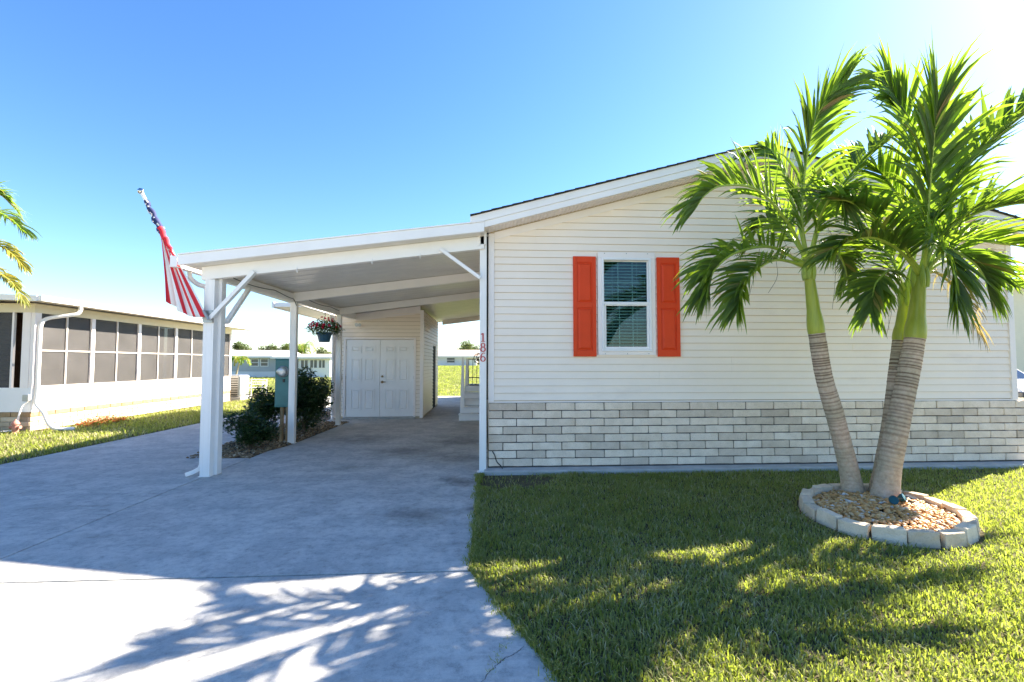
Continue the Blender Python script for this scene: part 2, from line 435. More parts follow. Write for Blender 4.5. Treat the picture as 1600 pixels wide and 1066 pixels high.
class MB:
    def __init__(s):
        s.v = []; s.f = []; s.m = []; s.r = []; s.cur = 0
    def add(s, vs, fs, rnd=0.0):
        b = len(s.v)
        s.v += [tuple(v) for v in vs]
        s.f += [tuple(i + b for i in f) for f in fs]
        s.m += [s.cur] * len(fs)
        s.r += [rnd] * len(vs)
        return s
    def box(s, x0, x1, y0, y1, z0, z1):
        vs = [(x0, y0, z0), (x1, y0, z0), (x1, y1, z0), (x0, y1, z0), (x0, y0, z1), (x1, y0, z1), (x1, y1, z1), (x0, y1, z1)]
        return s.add(vs, [(0, 3, 2, 1), (4, 5, 6, 7), (0, 1, 5, 4), (1, 2, 6, 5), (2, 3, 7, 6), (3, 0, 4, 7)])
    def hexa(s, vs):
        return s.add(vs, [(0, 3, 2, 1), (4, 5, 6, 7), (0, 1, 5, 4), (1, 2, 6, 5), (2, 3, 7, 6), (3, 0, 4, 7)])
    def bar(s, p0, p1, w, h, up=(0, 0, 1)):
        """box beam from p0 to p1, w across, h along up"""
        p0 = Vector(p0); p1 = Vector(p1); t = (p1 - p0).normalized()
        a = t.cross(Vector(up)).normalized() * (w / 2); b = a.cross(t).normalized() * (h / 2)
        return s.hexa([p0 - a - b, p0 + a - b, p1 + a - b, p1 - a - b, p0 - a + b, p0 + a + b, p1 + a + b, p1 - a + b])
    def prism(s, poly, d):
        """extrude a list of 3D points by vector d"""
        n = len(poly); d = Vector(d)
        vs = [Vector(p) for p in poly] + [Vector(p) + d for p in poly]
        fs = [tuple(range(n))[::-1], tuple(range(n, 2 * n))] + [(i, (i + 1) % n, n + (i + 1) % n, n + i) for i in range(n)]
        return s.add(vs, fs)
    def tube(s, pts, rad, n=8, cap=True, rnd=0.0, rnds=None):
        pts = [Vector(p) for p in pts]
        rads = rad if isinstance(rad, (list, tuple)) else [rad] * len(pts)
        base = len(s.v); ref = None
        for i, p in enumerate(pts):
            t = (pts[min(i + 1, len(pts) - 1)] - pts[max(i - 1, 0)]).normalized()
            if ref is None:
                ref = Vector((1, 0, 0)) if abs(t.x) < 0.9 else Vector((0, 1, 0))
            a = (ref - t * ref.dot(t)).normalized(); ref = a; b = t.cross(a)
            for k in range(n):
                an = 2 * math.pi * k / n
                s.v.append(tuple(p + (a * math.cos(an) + b * math.sin(an)) * rads[i]))
                s.r.append(rnds[i] if rnds else rnd)
        for i in range(len(pts) - 1):
            for k in range(n):
                q = base + i * n
                s.f.append((q + k, q + (k + 1) % n, q + n + (k + 1) % n, q + n + k)); s.m.append(s.cur)
        if cap:
            s.f.append(tuple(base + k for k in range(n))[::-1]); s.m.append(s.cur)
            e = base + (len(pts) - 1) * n
            s.f.append(tuple(e + k for k in range(n))); s.m.append(s.cur)
        return s
    def lathe(s, prof, c, n=20, axis='Z'):
        """prof: list of (radius, height)"""
        base = len(s.v)
        for r, h in prof:
            for k in range(n):
                an = 2 * math.pi * k / n
                u, v = r * math.cos(an), r * math.sin(an)
                p = (u, v, h) if axis == 'Z' else ((u, -h, v) if axis == 'Y' else (h, u, v))
                s.v.append((c[0] + p[0], c[1] + p[1], c[2] + p[2])); s.r.append(0)
        for i in range(len(prof) - 1):
            for k in range(n):
                q = base + i * n
                s.f.append((q + k, q + (k + 1) % n, q + n + (k + 1) % n, q + n + k)); s.m.append(s.cur)
        s.f.append(tuple(base + k for k in range(n))[::-1]); s.m.append(s.cur)
        e = base + (len(prof) - 1) * n
        s.f.append(tuple(e + k for k in range(n))); s.m.append(s.cur)
        return s
    def build(s, name, mats, parent=None, smooth=False, bevel=0, rnd=False, angle=40):
        o = make(name, s.v, s.f, mats, parent, False, s.m, s.r if rnd else None)
        me = o.data
        bm = bmesh.new(); bm.from_mesh(me); bmesh.ops.recalc_face_normals(bm, faces=bm.faces); bm.to_mesh(me); bm.free()
        if smooth:
            me.polygons.foreach_set('use_smooth', [True] * len(me.polygons))
            for e in me.edges: pass
            me.set_sharp_from_angle(angle=R(angle))
        if bevel:
            md = o.modifiers.new('bevel', 'BEVEL'); md.width = bevel; md.segments = 2; md.limit_method = 'ANGLE'
        return o

def thing(name, label, cat, loc=(0, 0, 0), group=None):
    o = bpy.data.objects.new(name, None)
    COL.objects.link(o)
    o.location = loc
    o.empty_display_size = 0.2
    tag(o, label, cat, group)
    return o
def tag(o, label=None, cat=None, group=None, kind=None):
    if label: o['label'] = label
    if cat: o['category'] = cat
    if group: o['group'] = group
    if kind: o['kind'] = kind
    return o
def keep(o, parent):
    """parent without moving (parents carry a location only)"""
    o.parent = parent
    o.location = o.location - parent.location
    return o
class At:
    """builds parts in world coordinates under a thing that stands elsewhere"""
def sub(mb, name, mats, parent, **kw):
    """build mesh from world coordinates under parent; parents carry translations only"""
    off = Vector((0, 0, 0)); p = parent
    while p:
        off += p.location; p = p.parent
    mb.v = [(v[0] - off.x, v[1] - off.y, v[2] - off.z) for v in mb.v]
    return mb.build(name, mats, parent, **kw)
def off_of(parent):
    off = Vector((0, 0, 0)); p = parent
    while p:
        off += p.location; p = p.parent
    return off
def catmull(pts, n):
    P = [Vector(p) for p in pts]; P = [P[0] * 2 - P[1]] + P + [P[-1] * 2 - P[-2]]
    out = []
    segs = len(P) - 3
    for i in range(n):
        t = i / (n - 1) * segs; k = min(int(t), segs - 1); u = t - k
        a, b, c, d = P[k:k + 4]
        out.append(0.5 * ((2 * b) + (c - a) * u + (2 * a - 5 * b + 4 * c - d) * u * u + (3 * b - a - 3 * c + d) * u ** 3))
    return out
rng = random.Random(7)
npr = np.random.default_rng(11)
# ------------------------------------------------------------------ the setting: ground, concrete, soil
def in_circle(x, y, cx, cy, r):
    return (x - cx) ** 2 + (y - cy) ** 2 < r * r

ground = MB().box(-400, 400, -60, 900, -0.60, -0.055).build('ground', 'lawn_ground')
tag(ground, kind='structure')

def berm():
    """low grassy rise behind the carport"""
    nx, ny = 41, 25
    vs = []; fs = []
    for j in range(ny):
        for i in range(nx):
            x = -16 + 56 * i / (nx - 1); y = 24 + 60 * j / (ny - 1)
            e = min(1, i / 6, (nx - 1 - i) / 6)
            t = min(1, max(0, (y - 24) / 24)); t = t * t * (3 - 2 * t)
            vs.append((x, y, -0.06 + e * t * 1.18))
    for j in range(ny - 1):
        for i in range(nx - 1):
            a = j * nx + i
            fs.append((a, a + 1, a + nx + 1, a + nx))
    o = make('grass_rise', vs, fs, 'lawn_ground', smooth=True)
    tag(o, kind='structure')
berm()

def slab(poly, parent, z=0.0):
    mb = MB().prism([(x, y, -0.30) for x, y in poly], (0, 0, 0.30 + z))
    return mb.build('concrete_slab', 'concrete', parent, bevel=0.004)
driveway = bpy.data.objects.new('driveway', None); COL.objects.link(driveway); tag(driveway, kind='structure')
G = 0.006; JG = 0.016
slab([(-3.69, 3.495), (-0.12, 3.51), (-0.08, 6.47), (-3.69, 6.03)], driveway)
slab([(-3.69, 6.03 + G), (-0.08, 6.47 + G), (-0.08, 6.60), (0.04, 6.60), (0.04, 12.0), (-3.45, 12.0), (-3.55, 8.9), (-3.69, 8.3)], driveway, -0.002)
slab([(-3.43, 12.0 + G), (0.04, 12.0 + G), (0.04, 21.5), (-4.1, 21.5), (-4.1, 12.4), (-3.43, 12.4)], driveway, -0.001)
slab([(-3.95, -3.2), (2.7, -3.2), (0.36, 2.28), (-0.105, 3.495 - G), (-3.69, 3.483 - G)], driveway)
road = MB().box(-200, 200, -10.5, -3.22, -.3, -.02).build('road', 'road_surface'); tag(road, kind='structure')
slab([(-7.9, -3.2), (-3.95 - JG, -3.2), (-3.69 - JG, 3.4), (-3.69 - JG, 5.74), (-7.15, 5.70)], driveway)
slab([(-7.15, 5.70 + JG), (-3.69 - JG, 5.74 + JG), (-3.69 - JG, 7.75), (-4.45, 7.75), (-4.75, 8.3), (-4.95, 24.0), (-6.95, 24.0)], driveway, -0.002)
joint = MB().box(-7.5, 0.0, 0.3, 20, -0.055, -0.05).build('joint_filler', 'dirt', driveway)

def cracks():
    rc = random.Random(2)
    for path in ([(.20, 2.56), (.155, 2.51), (.10, 2.47), (.06, 2.42), (.02, 2.36), (-.06, 2.2), (-.10, 2.0)], [(-3.68, 6.03), (-2.9, 6.10), (-2.1, 6.22), (-1.2, 6.30), (-.1, 6.46)], [(-.10, 5.3), (-.35, 5.22), (-.5, 5.28), (-.72, 5.2)]):
        P = catmull([(x, y, 0) for x, y in path], 40)
        P = [p + Vector((rc.uniform(-.007, .007), rc.uniform(-.007, .007), .0012)) for p in P]
        m = MB(); n = len(P)
        for i, p in enumerate(P):
            t = (P[min(i + 1, n - 1)] - P[max(i - 1, 0)]).normalized(); w = rc.uniform(.0012, .0036) * (1 - abs(i / n - .5))
            m.v += [(p.x - t.y * w, p.y + t.x * w, p.z), (p.x + t.y * w, p.y - t.x * w, p.z)]; m.r += [0, 0]
            if i: m.f.append((2 * i - 2, 2 * i - 1, 2 * i + 1, 2 * i)); m.m.append(0)
        m.build('crack', 'dirt', driveway)
cracks()

def weed():
    mb = MB()
    for k in range(60):
        t = rng.random()
        x = 0.02 + 0.16 * t + rng.uniform(-.03, .03); y = 2.35 + 0.42 * t + rng.uniform(-.03, .03)
        a = rng.uniform(0, 6.28); l = rng.uniform(.012, .035)
        mb.add([(x, y, 0.003), (x + .004, y + .003, 0.003), (x + l * math.cos(a), y + l * math.sin(a), rng.uniform(.008, .025))], [(0, 1, 2)], rng.random())
    o = mb.build('weeds', 'grass', None, rnd=True)
    tag(o, 'small weeds growing in the driveway crack near the lawn edge', 'weeds', kind='stuff')
weed()

soil = MB().prism([(-0.075, 6.43, -0.1), (-0.10, 3.52, -0.1), (0.36, 2.29, -0.1), (2.72, -3.2, -0.1), (30, -3.2, -0.1), (30, 6.43, -0.1)], (0, 0, 0.085)).build('lawn_soil', 'lawn_soil')
tag(soil, kind='structure')
soil2 = MB().prism([(-30, -3.2, -0.1), (-7.92, -3.2, -0.1), (-7.17, 5.7, -0.1), (-6.97, 24, -0.1), (-30, 24, -0.1)], (0, 0, 0.085)).build('side_yard_soil', 'lawn_soil')
tag(soil2, kind='structure')

BED = (3.90, 4.53); BED_DIR = math.radians(53)
def bed_pt(a, b, t):
    u, v = a * math.cos(t), b * math.sin(t)
    return BED[0] + u * math.cos(BED_DIR) - v * math.sin(BED_DIR), BED[1] + u * math.sin(BED_DIR) + v * math.cos(BED_DIR)

def blades(name, pts, z, h, w, label, seed=1, mat='grass', lean=0.75, rshift=0.0):
    r = np.random.default_rng(seed)
    n = len(pts)
    # clumps share direction and tone
    ang = r.uniform(0, 2 * np.pi, n)
    x, y = pts[:, 0], pts[:, 1]
    fh = np.sin(x * 5.1 + 2.1 * np.sin(y * 3.3)) * np.sin(y * 6.3 + 1.7 * np.sin(x * 2.9)) + .5 * np.sin(x * 13.7 + y * 4.1) * np.sin(y * 15.1 - x * 3.7)
    hh = h * r.uniform(0.5, 1.4, n) * (1 + .30 * fh)
    ln = hh * lean * r.uniform(0.2, 1.5, n)
    ww = w * r.uniform(0.6, 1.3, n)
    dx, dy = np.cos(ang), np.sin(ang)
    fa = ang + np.pi / 2 + r.uniform(-.7, .7, n)
    sx, sy = np.cos(fa) * ww / 2, np.sin(fa) * ww / 2
    V = np.zeros((n, 5, 3), np.float32)
    x, y = pts[:, 0], pts[:, 1]
    V[:, 0] = np.stack([x - sx, y - sy, np.full(n, z)], 1)
    V[:, 1] = np.stack([x + sx, y + sy, np.full(n, z)], 1)
    mx, my, mz = x + dx * ln * .35, y + dy * ln * .35, z + hh * .62
    V[:, 2] = np.stack([mx + sx * .85, my + sy * .85, mz], 1)
    V[:, 3] = np.stack([mx - sx * .85, my - sy * .85, mz], 1)
    V[:, 4] = np.stack([x + dx * ln, y + dy * ln, z + hh * r.uniform(.75, 1.0, n)], 1)
    me = bpy.data.meshes.new(name)
    me.vertices.add(n * 5)
    me.vertices.foreach_set('co', V.reshape(-1))
    base = (np.arange(n) * 5)[:, None]
    loops = np.concatenate([base + np.array([[0, 1, 2, 3]]), base + np.array([[3, 2, 4]])], 1).reshape(-1)
    me.loops.add(n * 7)
    me.loops.foreach_set('vertex_index', loops.astype(np.int32))
    me.polygons.add(n * 2)
    st = (np.arange(n) * 7)[:, None] + np.array([[0, 4]])
    me.polygons.foreach_set('loop_start', st.reshape(-1).astype(np.int32))
    # patchy tone: a slow field over the lawn plus a number for each blade
    fld = 0.5 + 0.22 * np.sin(x * 1.7 + 1.3 * np.sin(y * 1.1)) * np.sin(y * 2.1 + x * .6) + 0.12 * np.sin(x * 7.1 + y * 5.3) * np.sin(y * 6.7 - x * 3.1)
    rv = np.clip(fld * .55 + r.normal(.24, .22, n) + rshift + (r.random(n) < .05) * .5, 0, 1)
    a = me.attributes.new('rnd', 'FLOAT', 'POINT')
    a.data.foreach_set('value', np.repeat(rv, 5).astype(np.float32))
    me.materials.append(MATS[mat])
    me.update(calc_edges=True)
    o = bpy.data.objects.new(name, me)
    COL.objects.link(o)
    tag(o, label, 'grass', kind='stuff')
    return o

def lawn_front():
    n = 330000
    x = npr.uniform(-0.1, 10.0, n); y = npr.uniform(1.2, 6.43, n)
    # keep density up close to the camera, thin it out with distance and outside the view
    d = np.hypot(x, y)
    keepp = np.clip(1.25 - 0.10 * d, 0.22, 1.0)
    keepp *= np.where((x > y * 1.25 + .5) | (y < 1.9), 0.3, 1.0)
    edge = np.where(y > 3.52, -0.085, -0.10 + (3.52 - y) * 0.375)
    ok = (x > edge + 0.012) & (npr.random(n) < keepp)
    bu = (x - BED[0]) * math.cos(BED_DIR) + (y - BED[1]) * math.sin(BED_DIR); bv = -(x - BED[0]) * math.sin(BED_DIR) + (y - BED[1]) * math.cos(BED_DIR)
    ok &= (bu / .91) ** 2 + (bv / .72) ** 2 > 1
    # worn earth at the corner of the house
    dd = ((x - 0.30) / 0.58) ** 2 + ((y - 6.12) / 0.36) ** 2 + .35 * np.sin(x * 17 + y * 9) * np.sin(y * 23)
    ok &= (dd > 1) | (npr.random(n) < 0.08)
    blades('lawn_grass', np.stack([x[ok], y[ok]], 1), -0.016, 0.042, 0.0080, 'coarse green lawn in front of the block skirting, dappled with palm shade', 3)
    # runners that spill over the concrete edge
    m = 5200
    t = npr.random(m); yy = 1.9 + 4.5 * t
    ee = np.where(yy > 3.52, -0.085, -0.10 + (3.52 - yy) * 0.375) + npr.normal(0.0, 0.018, m) * (0.5 + np.abs(np.sin(yy * 9) * np.sin(yy * 3.7)) * 1.6)
    blades('lawn_fringe', np.stack([ee, yy], 1), -0.012, 0.042, 0.006, 'fringe of grass along the driveway edge', 5, rshift=-0.05)
lawn_front()
def lawn_side():
    n = 120000
    y = npr.uniform(5.5, 24, n); x = npr.uniform(-16, -6.9, n)
    edge = -7.62 + 0.45 * np.clip((y - .2) / 5.5, 0, 1) + 0.2 * np.clip((y - 5.7) / 18.3, 0, 1)
    ok = (x < edge - 0.02) & ~((x < -9.72) & (y > 10.92)) & (npr.random(n) < np.clip(1.25 - y * .045, .25, 1)) & (x > -1.25 * y - 1)
    blades('side_yard_grass', np.stack([x[ok], y[ok]], 1), -0.016, 0.07, 0.016, 'sunlit green lawn beside the screened porch', 4, rshift=.05)
    n = 26000
    y = npr.uniform(20, 60, n) ; x = npr.uniform(-30, -7.2, n)
    ok = (x < -6.9) & ~((x < -9.6) & (y < 24)) & (npr.random(n) < np.clip(2 - y / 28, .2, 1)) & (x > -.75 * y)
    blades('back_yard_grass', np.stack([x[ok], y[ok]], 1), -0.055, 0.10, 0.06, 'pale sunlit grass stretching back to the far houses', 6, rshift=.22)
    n = 22000
    y = npr.uniform(21.6, 50, n); x = npr.uniform(-7, 3, n)
    t = np.clip((y - 24) / 24, 0, 1); z = t * t * (3 - 2 * t) * 1.18
    o = blades('rise_grass', np.stack([x, y], 1), -0.06, 0.07, 0.03, 'yellow green grass on the rise seen through the carport', 8, rshift=.0)
    co = np.zeros(len(o.data.vertices) * 3, np.float32); o.data.vertices.foreach_get('co', co); co = co.reshape(-1, 3)
    co[:, 2] += np.repeat(z, 5); o.data.vertices.foreach_set('co', co.reshape(-1))
lawn_side()

# ------------------------------------------------------------------ siding and blocks
def clip_poly(poly, a, b, c):
    """keep a*s + b*z <= c"""
    out = []
    for i in range(len(poly)):
        p, q = poly[i], poly[(i + 1) % len(poly)]
        dp = a * p[0] + b * p[1] - c; dq = a * q[0] + b * q[1] - c
        if dp <= 0: out.append(p)
        if dp * dq < 0:
            t = dp / (dp - dq)
            out.append((p[0] + t * (q[0] - p[0]), p[1] + t * (q[1] - p[1])))
    return out

def siding(parent, p0, p1, out, z0, ztop, halfplanes=(), holes=(), h=0.1016, seams=3.6, mat='siding', seed=0, lap=.0185, gap=.0045):
    """lapped boards on the wall p0-p1 (x, y); every board piece is an object"""
    rr = random.Random(seed)
    p0 = Vector((*p0, 0)); p1 = Vector((*p1, 0)); L = (p1 - p0).length; d = (p1 - p0) / L; nrm = Vector((*out, 0))
    org = off_of(parent)
    k = 0
    while z0 + k * h < ztop - 0.01:
        zb = z0 + k * h; zt = zb + h
        cuts = [0.0, L]
        if seams:
            s = rr.uniform(0.5, seams)
            if k % 2 == 0: last = s
            else: s = last
            while s < L - .3:
                cuts.append(s); s += seams
        rects = []
        cuts = sorted(cuts)
        for a, b in zip(cuts[:-1], cuts[1:]):
            todo = [(a + (0.001 if a else 0), b, zb + gap, zt)]
            for (ha, hb, hz0, hz1) in holes:
                nx = []
                for (ra, rb, r0, r1) in todo:
                    if rb <= ha or ra >= hb or r1 <= hz0 or r0 >= hz1:
                        nx.append((ra, rb, r0, r1)); continue
                    if ra < ha: nx.append((ra, ha, r0, r1))
                    if rb > hb: nx.append((hb, rb, r0, r1))
                    ma, mb_ = max(ra, ha), min(rb, hb)
                    if r0 < hz0 - .004: nx.append((ma, mb_, r0, hz0))
                    if r1 > hz1 + .004: nx.append((ma, mb_, hz1, r1))
                todo = nx
            rects += todo
        for (ra, rb, r0, r1) in rects:
            poly = [(ra, r0), (rb, r0), (rb, r1), (ra, r1)]
            for hp in halfplanes:
                poly = clip_poly(poly, *hp)
                if len(poly) < 3: break
            if len(poly) < 3: continue
            wob = rr.uniform(-.0022, .0022)
            f = []; bk = []
            for s, z in poly:
                o = lap - (lap - .002) * (z - zb) / h + wob
                q = p0 + d * s + Vector((0, 0, z)) - org
                f.append(q + nrm * o); bk.append(q - nrm * 0.001)
            n = len(poly)
            fs = [tuple(range(n)), tuple(range(n, 2 * n))[::-1]] + [(i, n + i, n + (i + 1) % n, (i + 1) % n) for i in range(n)]
            mbb = MB().add(f + bk, fs)
            mbb.build('siding_board', mat, parent)
        k += 1

def rough_block(l, h, d, seed, name='block', mat='block', amp=0.0025, bev=0.006):
    """one masonry unit, front face towards -Y, origin at its front lower left corner"""
    rr = random.Random(seed)
    bm = bmesh.new()
    bmesh.ops.create_cube(bm, size=1)
    for v in bm.verts:
        v.co = Vector(((v.co.x + .5) * l, (v.co.y + .5) * d, (v.co.z + .5) * h))
    fe = [e for e in bm.edges if abs(e.verts[0].co.x - e.verts[1].co.x) > l * .5]
    bmesh.ops.subdivide_edges(bm, edges=fe, cuts=3)
    bmesh.ops.bevel(bm, geom=[e for e in bm.edges if e.calc_face_angle(0) > .5 and min(v.co.y for v in e.verts) < d * .5], offset=bev, segments=1, affect='EDGES')
    for v in bm.verts:
        if v.co.y < d * .6:
            v.co += Vector((rr.uniform(-1, 1) * amp, rr.uniform(-1, 1) * amp * 1.2, rr.uniform(-1, 1) * amp))
    me = bpy.data.meshes.new(name); bm.to_mesh(me); bm.free()
    me.materials.append(MATS[mat])
    return me

# ------------------------------------------------------------------ the mobile home
HX0, HX1, HY = 0.06, 7.90, 6.68
RIDGE = (3.90, 4.57); SLOPE = 0.27
def roof_z(x): return RIDGE[1] - SLOPE * abs(x - RIDGE[0])
home = thing('mobile_home', 'cream sided mobile home with orange shutters and pale block skirting', 'house', (HX0, HY, 0))
HY1 = 21.5
SOF = 0.20     # soffit below the roof top line
WX0, WX1, WZ0, WZ1 = 1.655, 2.375, 1.66, 3.0      # window opening
def gable_core():
    mb = MB()
    y0, y1 = HY + 0.002, HY + 0.10
    def wallpiece(xa, xb, za, fz):
        mb.hexa([(xa, y0, za), (xb, y0, za), (xb, y1, za), (xa, y1, za), (xa, y0, fz(xa)), (xb, y0, fz(xb)), (xb, y1, fz(xb)), (xa, y1, fz(xa))])
    top = lambda x: roof_z(x) - SOF + .02
    wallpiece(HX0, WX0, .93, top)
    wallpiece(WX0, WX1, WZ1, top)
    mb.box(WX0, WX1, y0, y1, .93, WZ0)
    wallpiece(WX1, RIDGE[0], .93, top)
    wallpiece(RIDGE[0], HX1, .93, top)
    sub(mb, 'lap_shade_sheathing', 'lap_shade_sheathing', home)  # wall core behind the boards; its colour deepens the lap shadows
    mb = MB()
    # long side walls and the back
    mb.box(HX0, HX0 + .1, y1, HY1, .93, roof_z(HX0) - SOF)
    mb.box(HX1 - .1, HX1, y1, HY1, .93, roof_z(HX1) - SOF)
    mb.box(HX0 + .1, HX1 - .1, HY1 - .1, HY1, .93, 3.2)
    sub(mb, 'wall', 'siding', home)
gable_core()
b = RIDGE[1] - SOF - 0.10
hps = [(-SLOPE, 1.0, b - SLOPE * (RIDGE[0] - (HX0 + .05))), (SLOPE, 1.0, b + SLOPE * (RIDGE[0] - (HX0 + .05)))]
siding(home, (HX0 + .05, HY), (HX1 - .055, HY), (0, -1), 0.965, 4.4, hps, [(WX0 - .06 - HX0 - .05, WX1 + .06 - HX0 - .05, WZ0 - .05, WZ1 + .07)], seed=2)
siding(home, (HX0, HY + 6.4), (HX0, HY + .06), (-1, 0), 0.965, 3.25, seed=5)
# dark room behind the window, so the blind hangs in front of shade
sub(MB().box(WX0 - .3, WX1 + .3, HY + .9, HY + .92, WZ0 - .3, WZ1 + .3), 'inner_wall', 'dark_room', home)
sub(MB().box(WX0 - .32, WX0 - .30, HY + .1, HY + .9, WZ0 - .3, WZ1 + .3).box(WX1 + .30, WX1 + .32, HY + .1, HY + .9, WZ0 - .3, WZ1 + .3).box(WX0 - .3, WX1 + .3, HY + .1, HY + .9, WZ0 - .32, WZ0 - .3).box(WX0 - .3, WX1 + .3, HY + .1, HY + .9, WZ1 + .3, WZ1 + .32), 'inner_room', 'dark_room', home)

# corner posts and the frieze under the soffit
for xa, xb in ((HX0 - .02, HX0 + .06), (HX1 - .065, HX1 + .025)):
    sub(MB().box(xa, xb, HY - .028, HY + .09, .955, roof_z(max(xa, HX0)) - SOF - .002), 'corner_trim', 'white_trim', home, bevel=.004)
for sgn in (-1, 1):
    xe = HX0 + .062 if sgn < 0 else HX1 - .067
    mb = MB()
    za, zb = roof_z(xe) - SOF, RIDGE[1] - SOF
    mb.prism([(xe, HY - .018, za - .105), (RIDGE[0] + sgn * .001, HY - .018, zb - .105), (RIDGE[0] + sgn * .001, HY - .018, zb - .003), (xe, HY - .018, za - .003)], (0, .02, 0))
    sub(mb, 'frieze', 'white_trim', home)
# base flashing strip between siding and blocks
sub(MB().box(HX0 - .02, HX1 + .02, HY - .022, HY + .05, .938, .956), 'base_flashing', 'white_trim', home)

def make_roof():
    ex0, ex1 = -0.21, 8.01; y0, y1 = 6.30, HY1 + .3
    roof = None
    mb = MB()
    for xa, xb in ((ex0, RIDGE[0]), (ex1, RIDGE[0])):
        za, zb = roof_z(xa), roof_z(xb)
        mb.hexa([(xa, y0 - .025, za), (xb, y0 - .025, zb), (xb, y1, zb), (xa, y1, za), (xa, y0 - .025, za + .008), (xb, y0 - .025, zb + .008), (xb, y1, zb + .008), (xa, y1, za + .008)])
    roof = sub(mb, 'roof', 'shingle', home)
    # courses of shingles that show at the rake as a stepped dark edge
    for sgn, xe in ((-1, ex0), (1, ex1)):
        n = 29
        for i in range(n):
            a = xe + (RIDGE[0] - xe) * i / n; c = xe + (RIDGE[0] - xe) * (i + 1.08) / n
            za, zc = roof_z(a), roof_z(c)
            w = rng.uniform(-.008, .004)
            m = MB().hexa([(a, y0 - .035 + w, za + .009), (c, y0 - .035 + w, zc + .009), (c, y1, zc + .009), (a, y1, za + .009),
                           (a, y0 - .035 + w, za + .019), (c, y0 - .035 + w, zc + .011), (c, y1, zc + .011), (a, y1, za + .019)])
            sub(m, 'shingle_course', 'shingle', roof)
    for sgn, xe in ((-1, ex0), (1, ex1)):
        za, zb = roof_z(xe), RIDGE[1]
        xr = RIDGE[0] + sgn * .0005
        # upper fascia board and a lower stepped one
        m = MB().prism([(xe, y0, za - .105), (xr, y0, zb - .105), (xr, y0, zb - .002), (xe, y0, za - .002)], (0, .03, 0))
        sub(m, 'rake_fascia', 'white_metal', roof)
        m = MB().prism([(xe + .02 * -sgn, y0 + .012, za - .185), (xr, y0 + .012, zb - .190), (xr, y0 + .012, zb - .107), (xe + .02 * -sgn, y0 + .012, za - .107 + .005)], (0, .03, 0))
        sub(m, 'rake_fascia', 'white_metal', roof)
        m = MB().prism([(xe + .02 * -sgn, y0 + .043, za - .176), (xr, y0 + .043, zb - .181), (xr, y0 + .043, zb - .171), (xe + .02 * -sgn, y0 + .043, za - .166)], (0, HY - y0 - .045, 0))
        sub(m, 'soffit', 'white_trim', roof)
        # vent slots of the soffit: little ribs
        m = MB()
        L = abs(RIDGE[0] - xe) - .1; n = int(L / .052)
        for i in range(n):
            x = xe - sgn * (.1 + i * .052); z = roof_z(x) - .188
            m.box(x - .012, x + .012, y0 + .10, HY - .03, z - .004, z + .006)
        sub(m, 'soffit_rib', 'white_trim', roof)
        # side eave
        m = MB().box(min(xe, xe - sgn * .03), max(xe, xe - sgn * .03), y0 + .045, y1, za - .15, za - .003)
        sub(m, 'eave_fascia', 'white_metal', roof)
        m = MB().box(min(xe - sgn * .031, HX0 if sgn < 0 else HX1), max(xe - sgn * .031, HX0 if sgn < 0 else HX1), HY, y1, za - .15, za - .14)
        sub(m, 'eave_soffit', 'white_trim', roof)
make_roof()

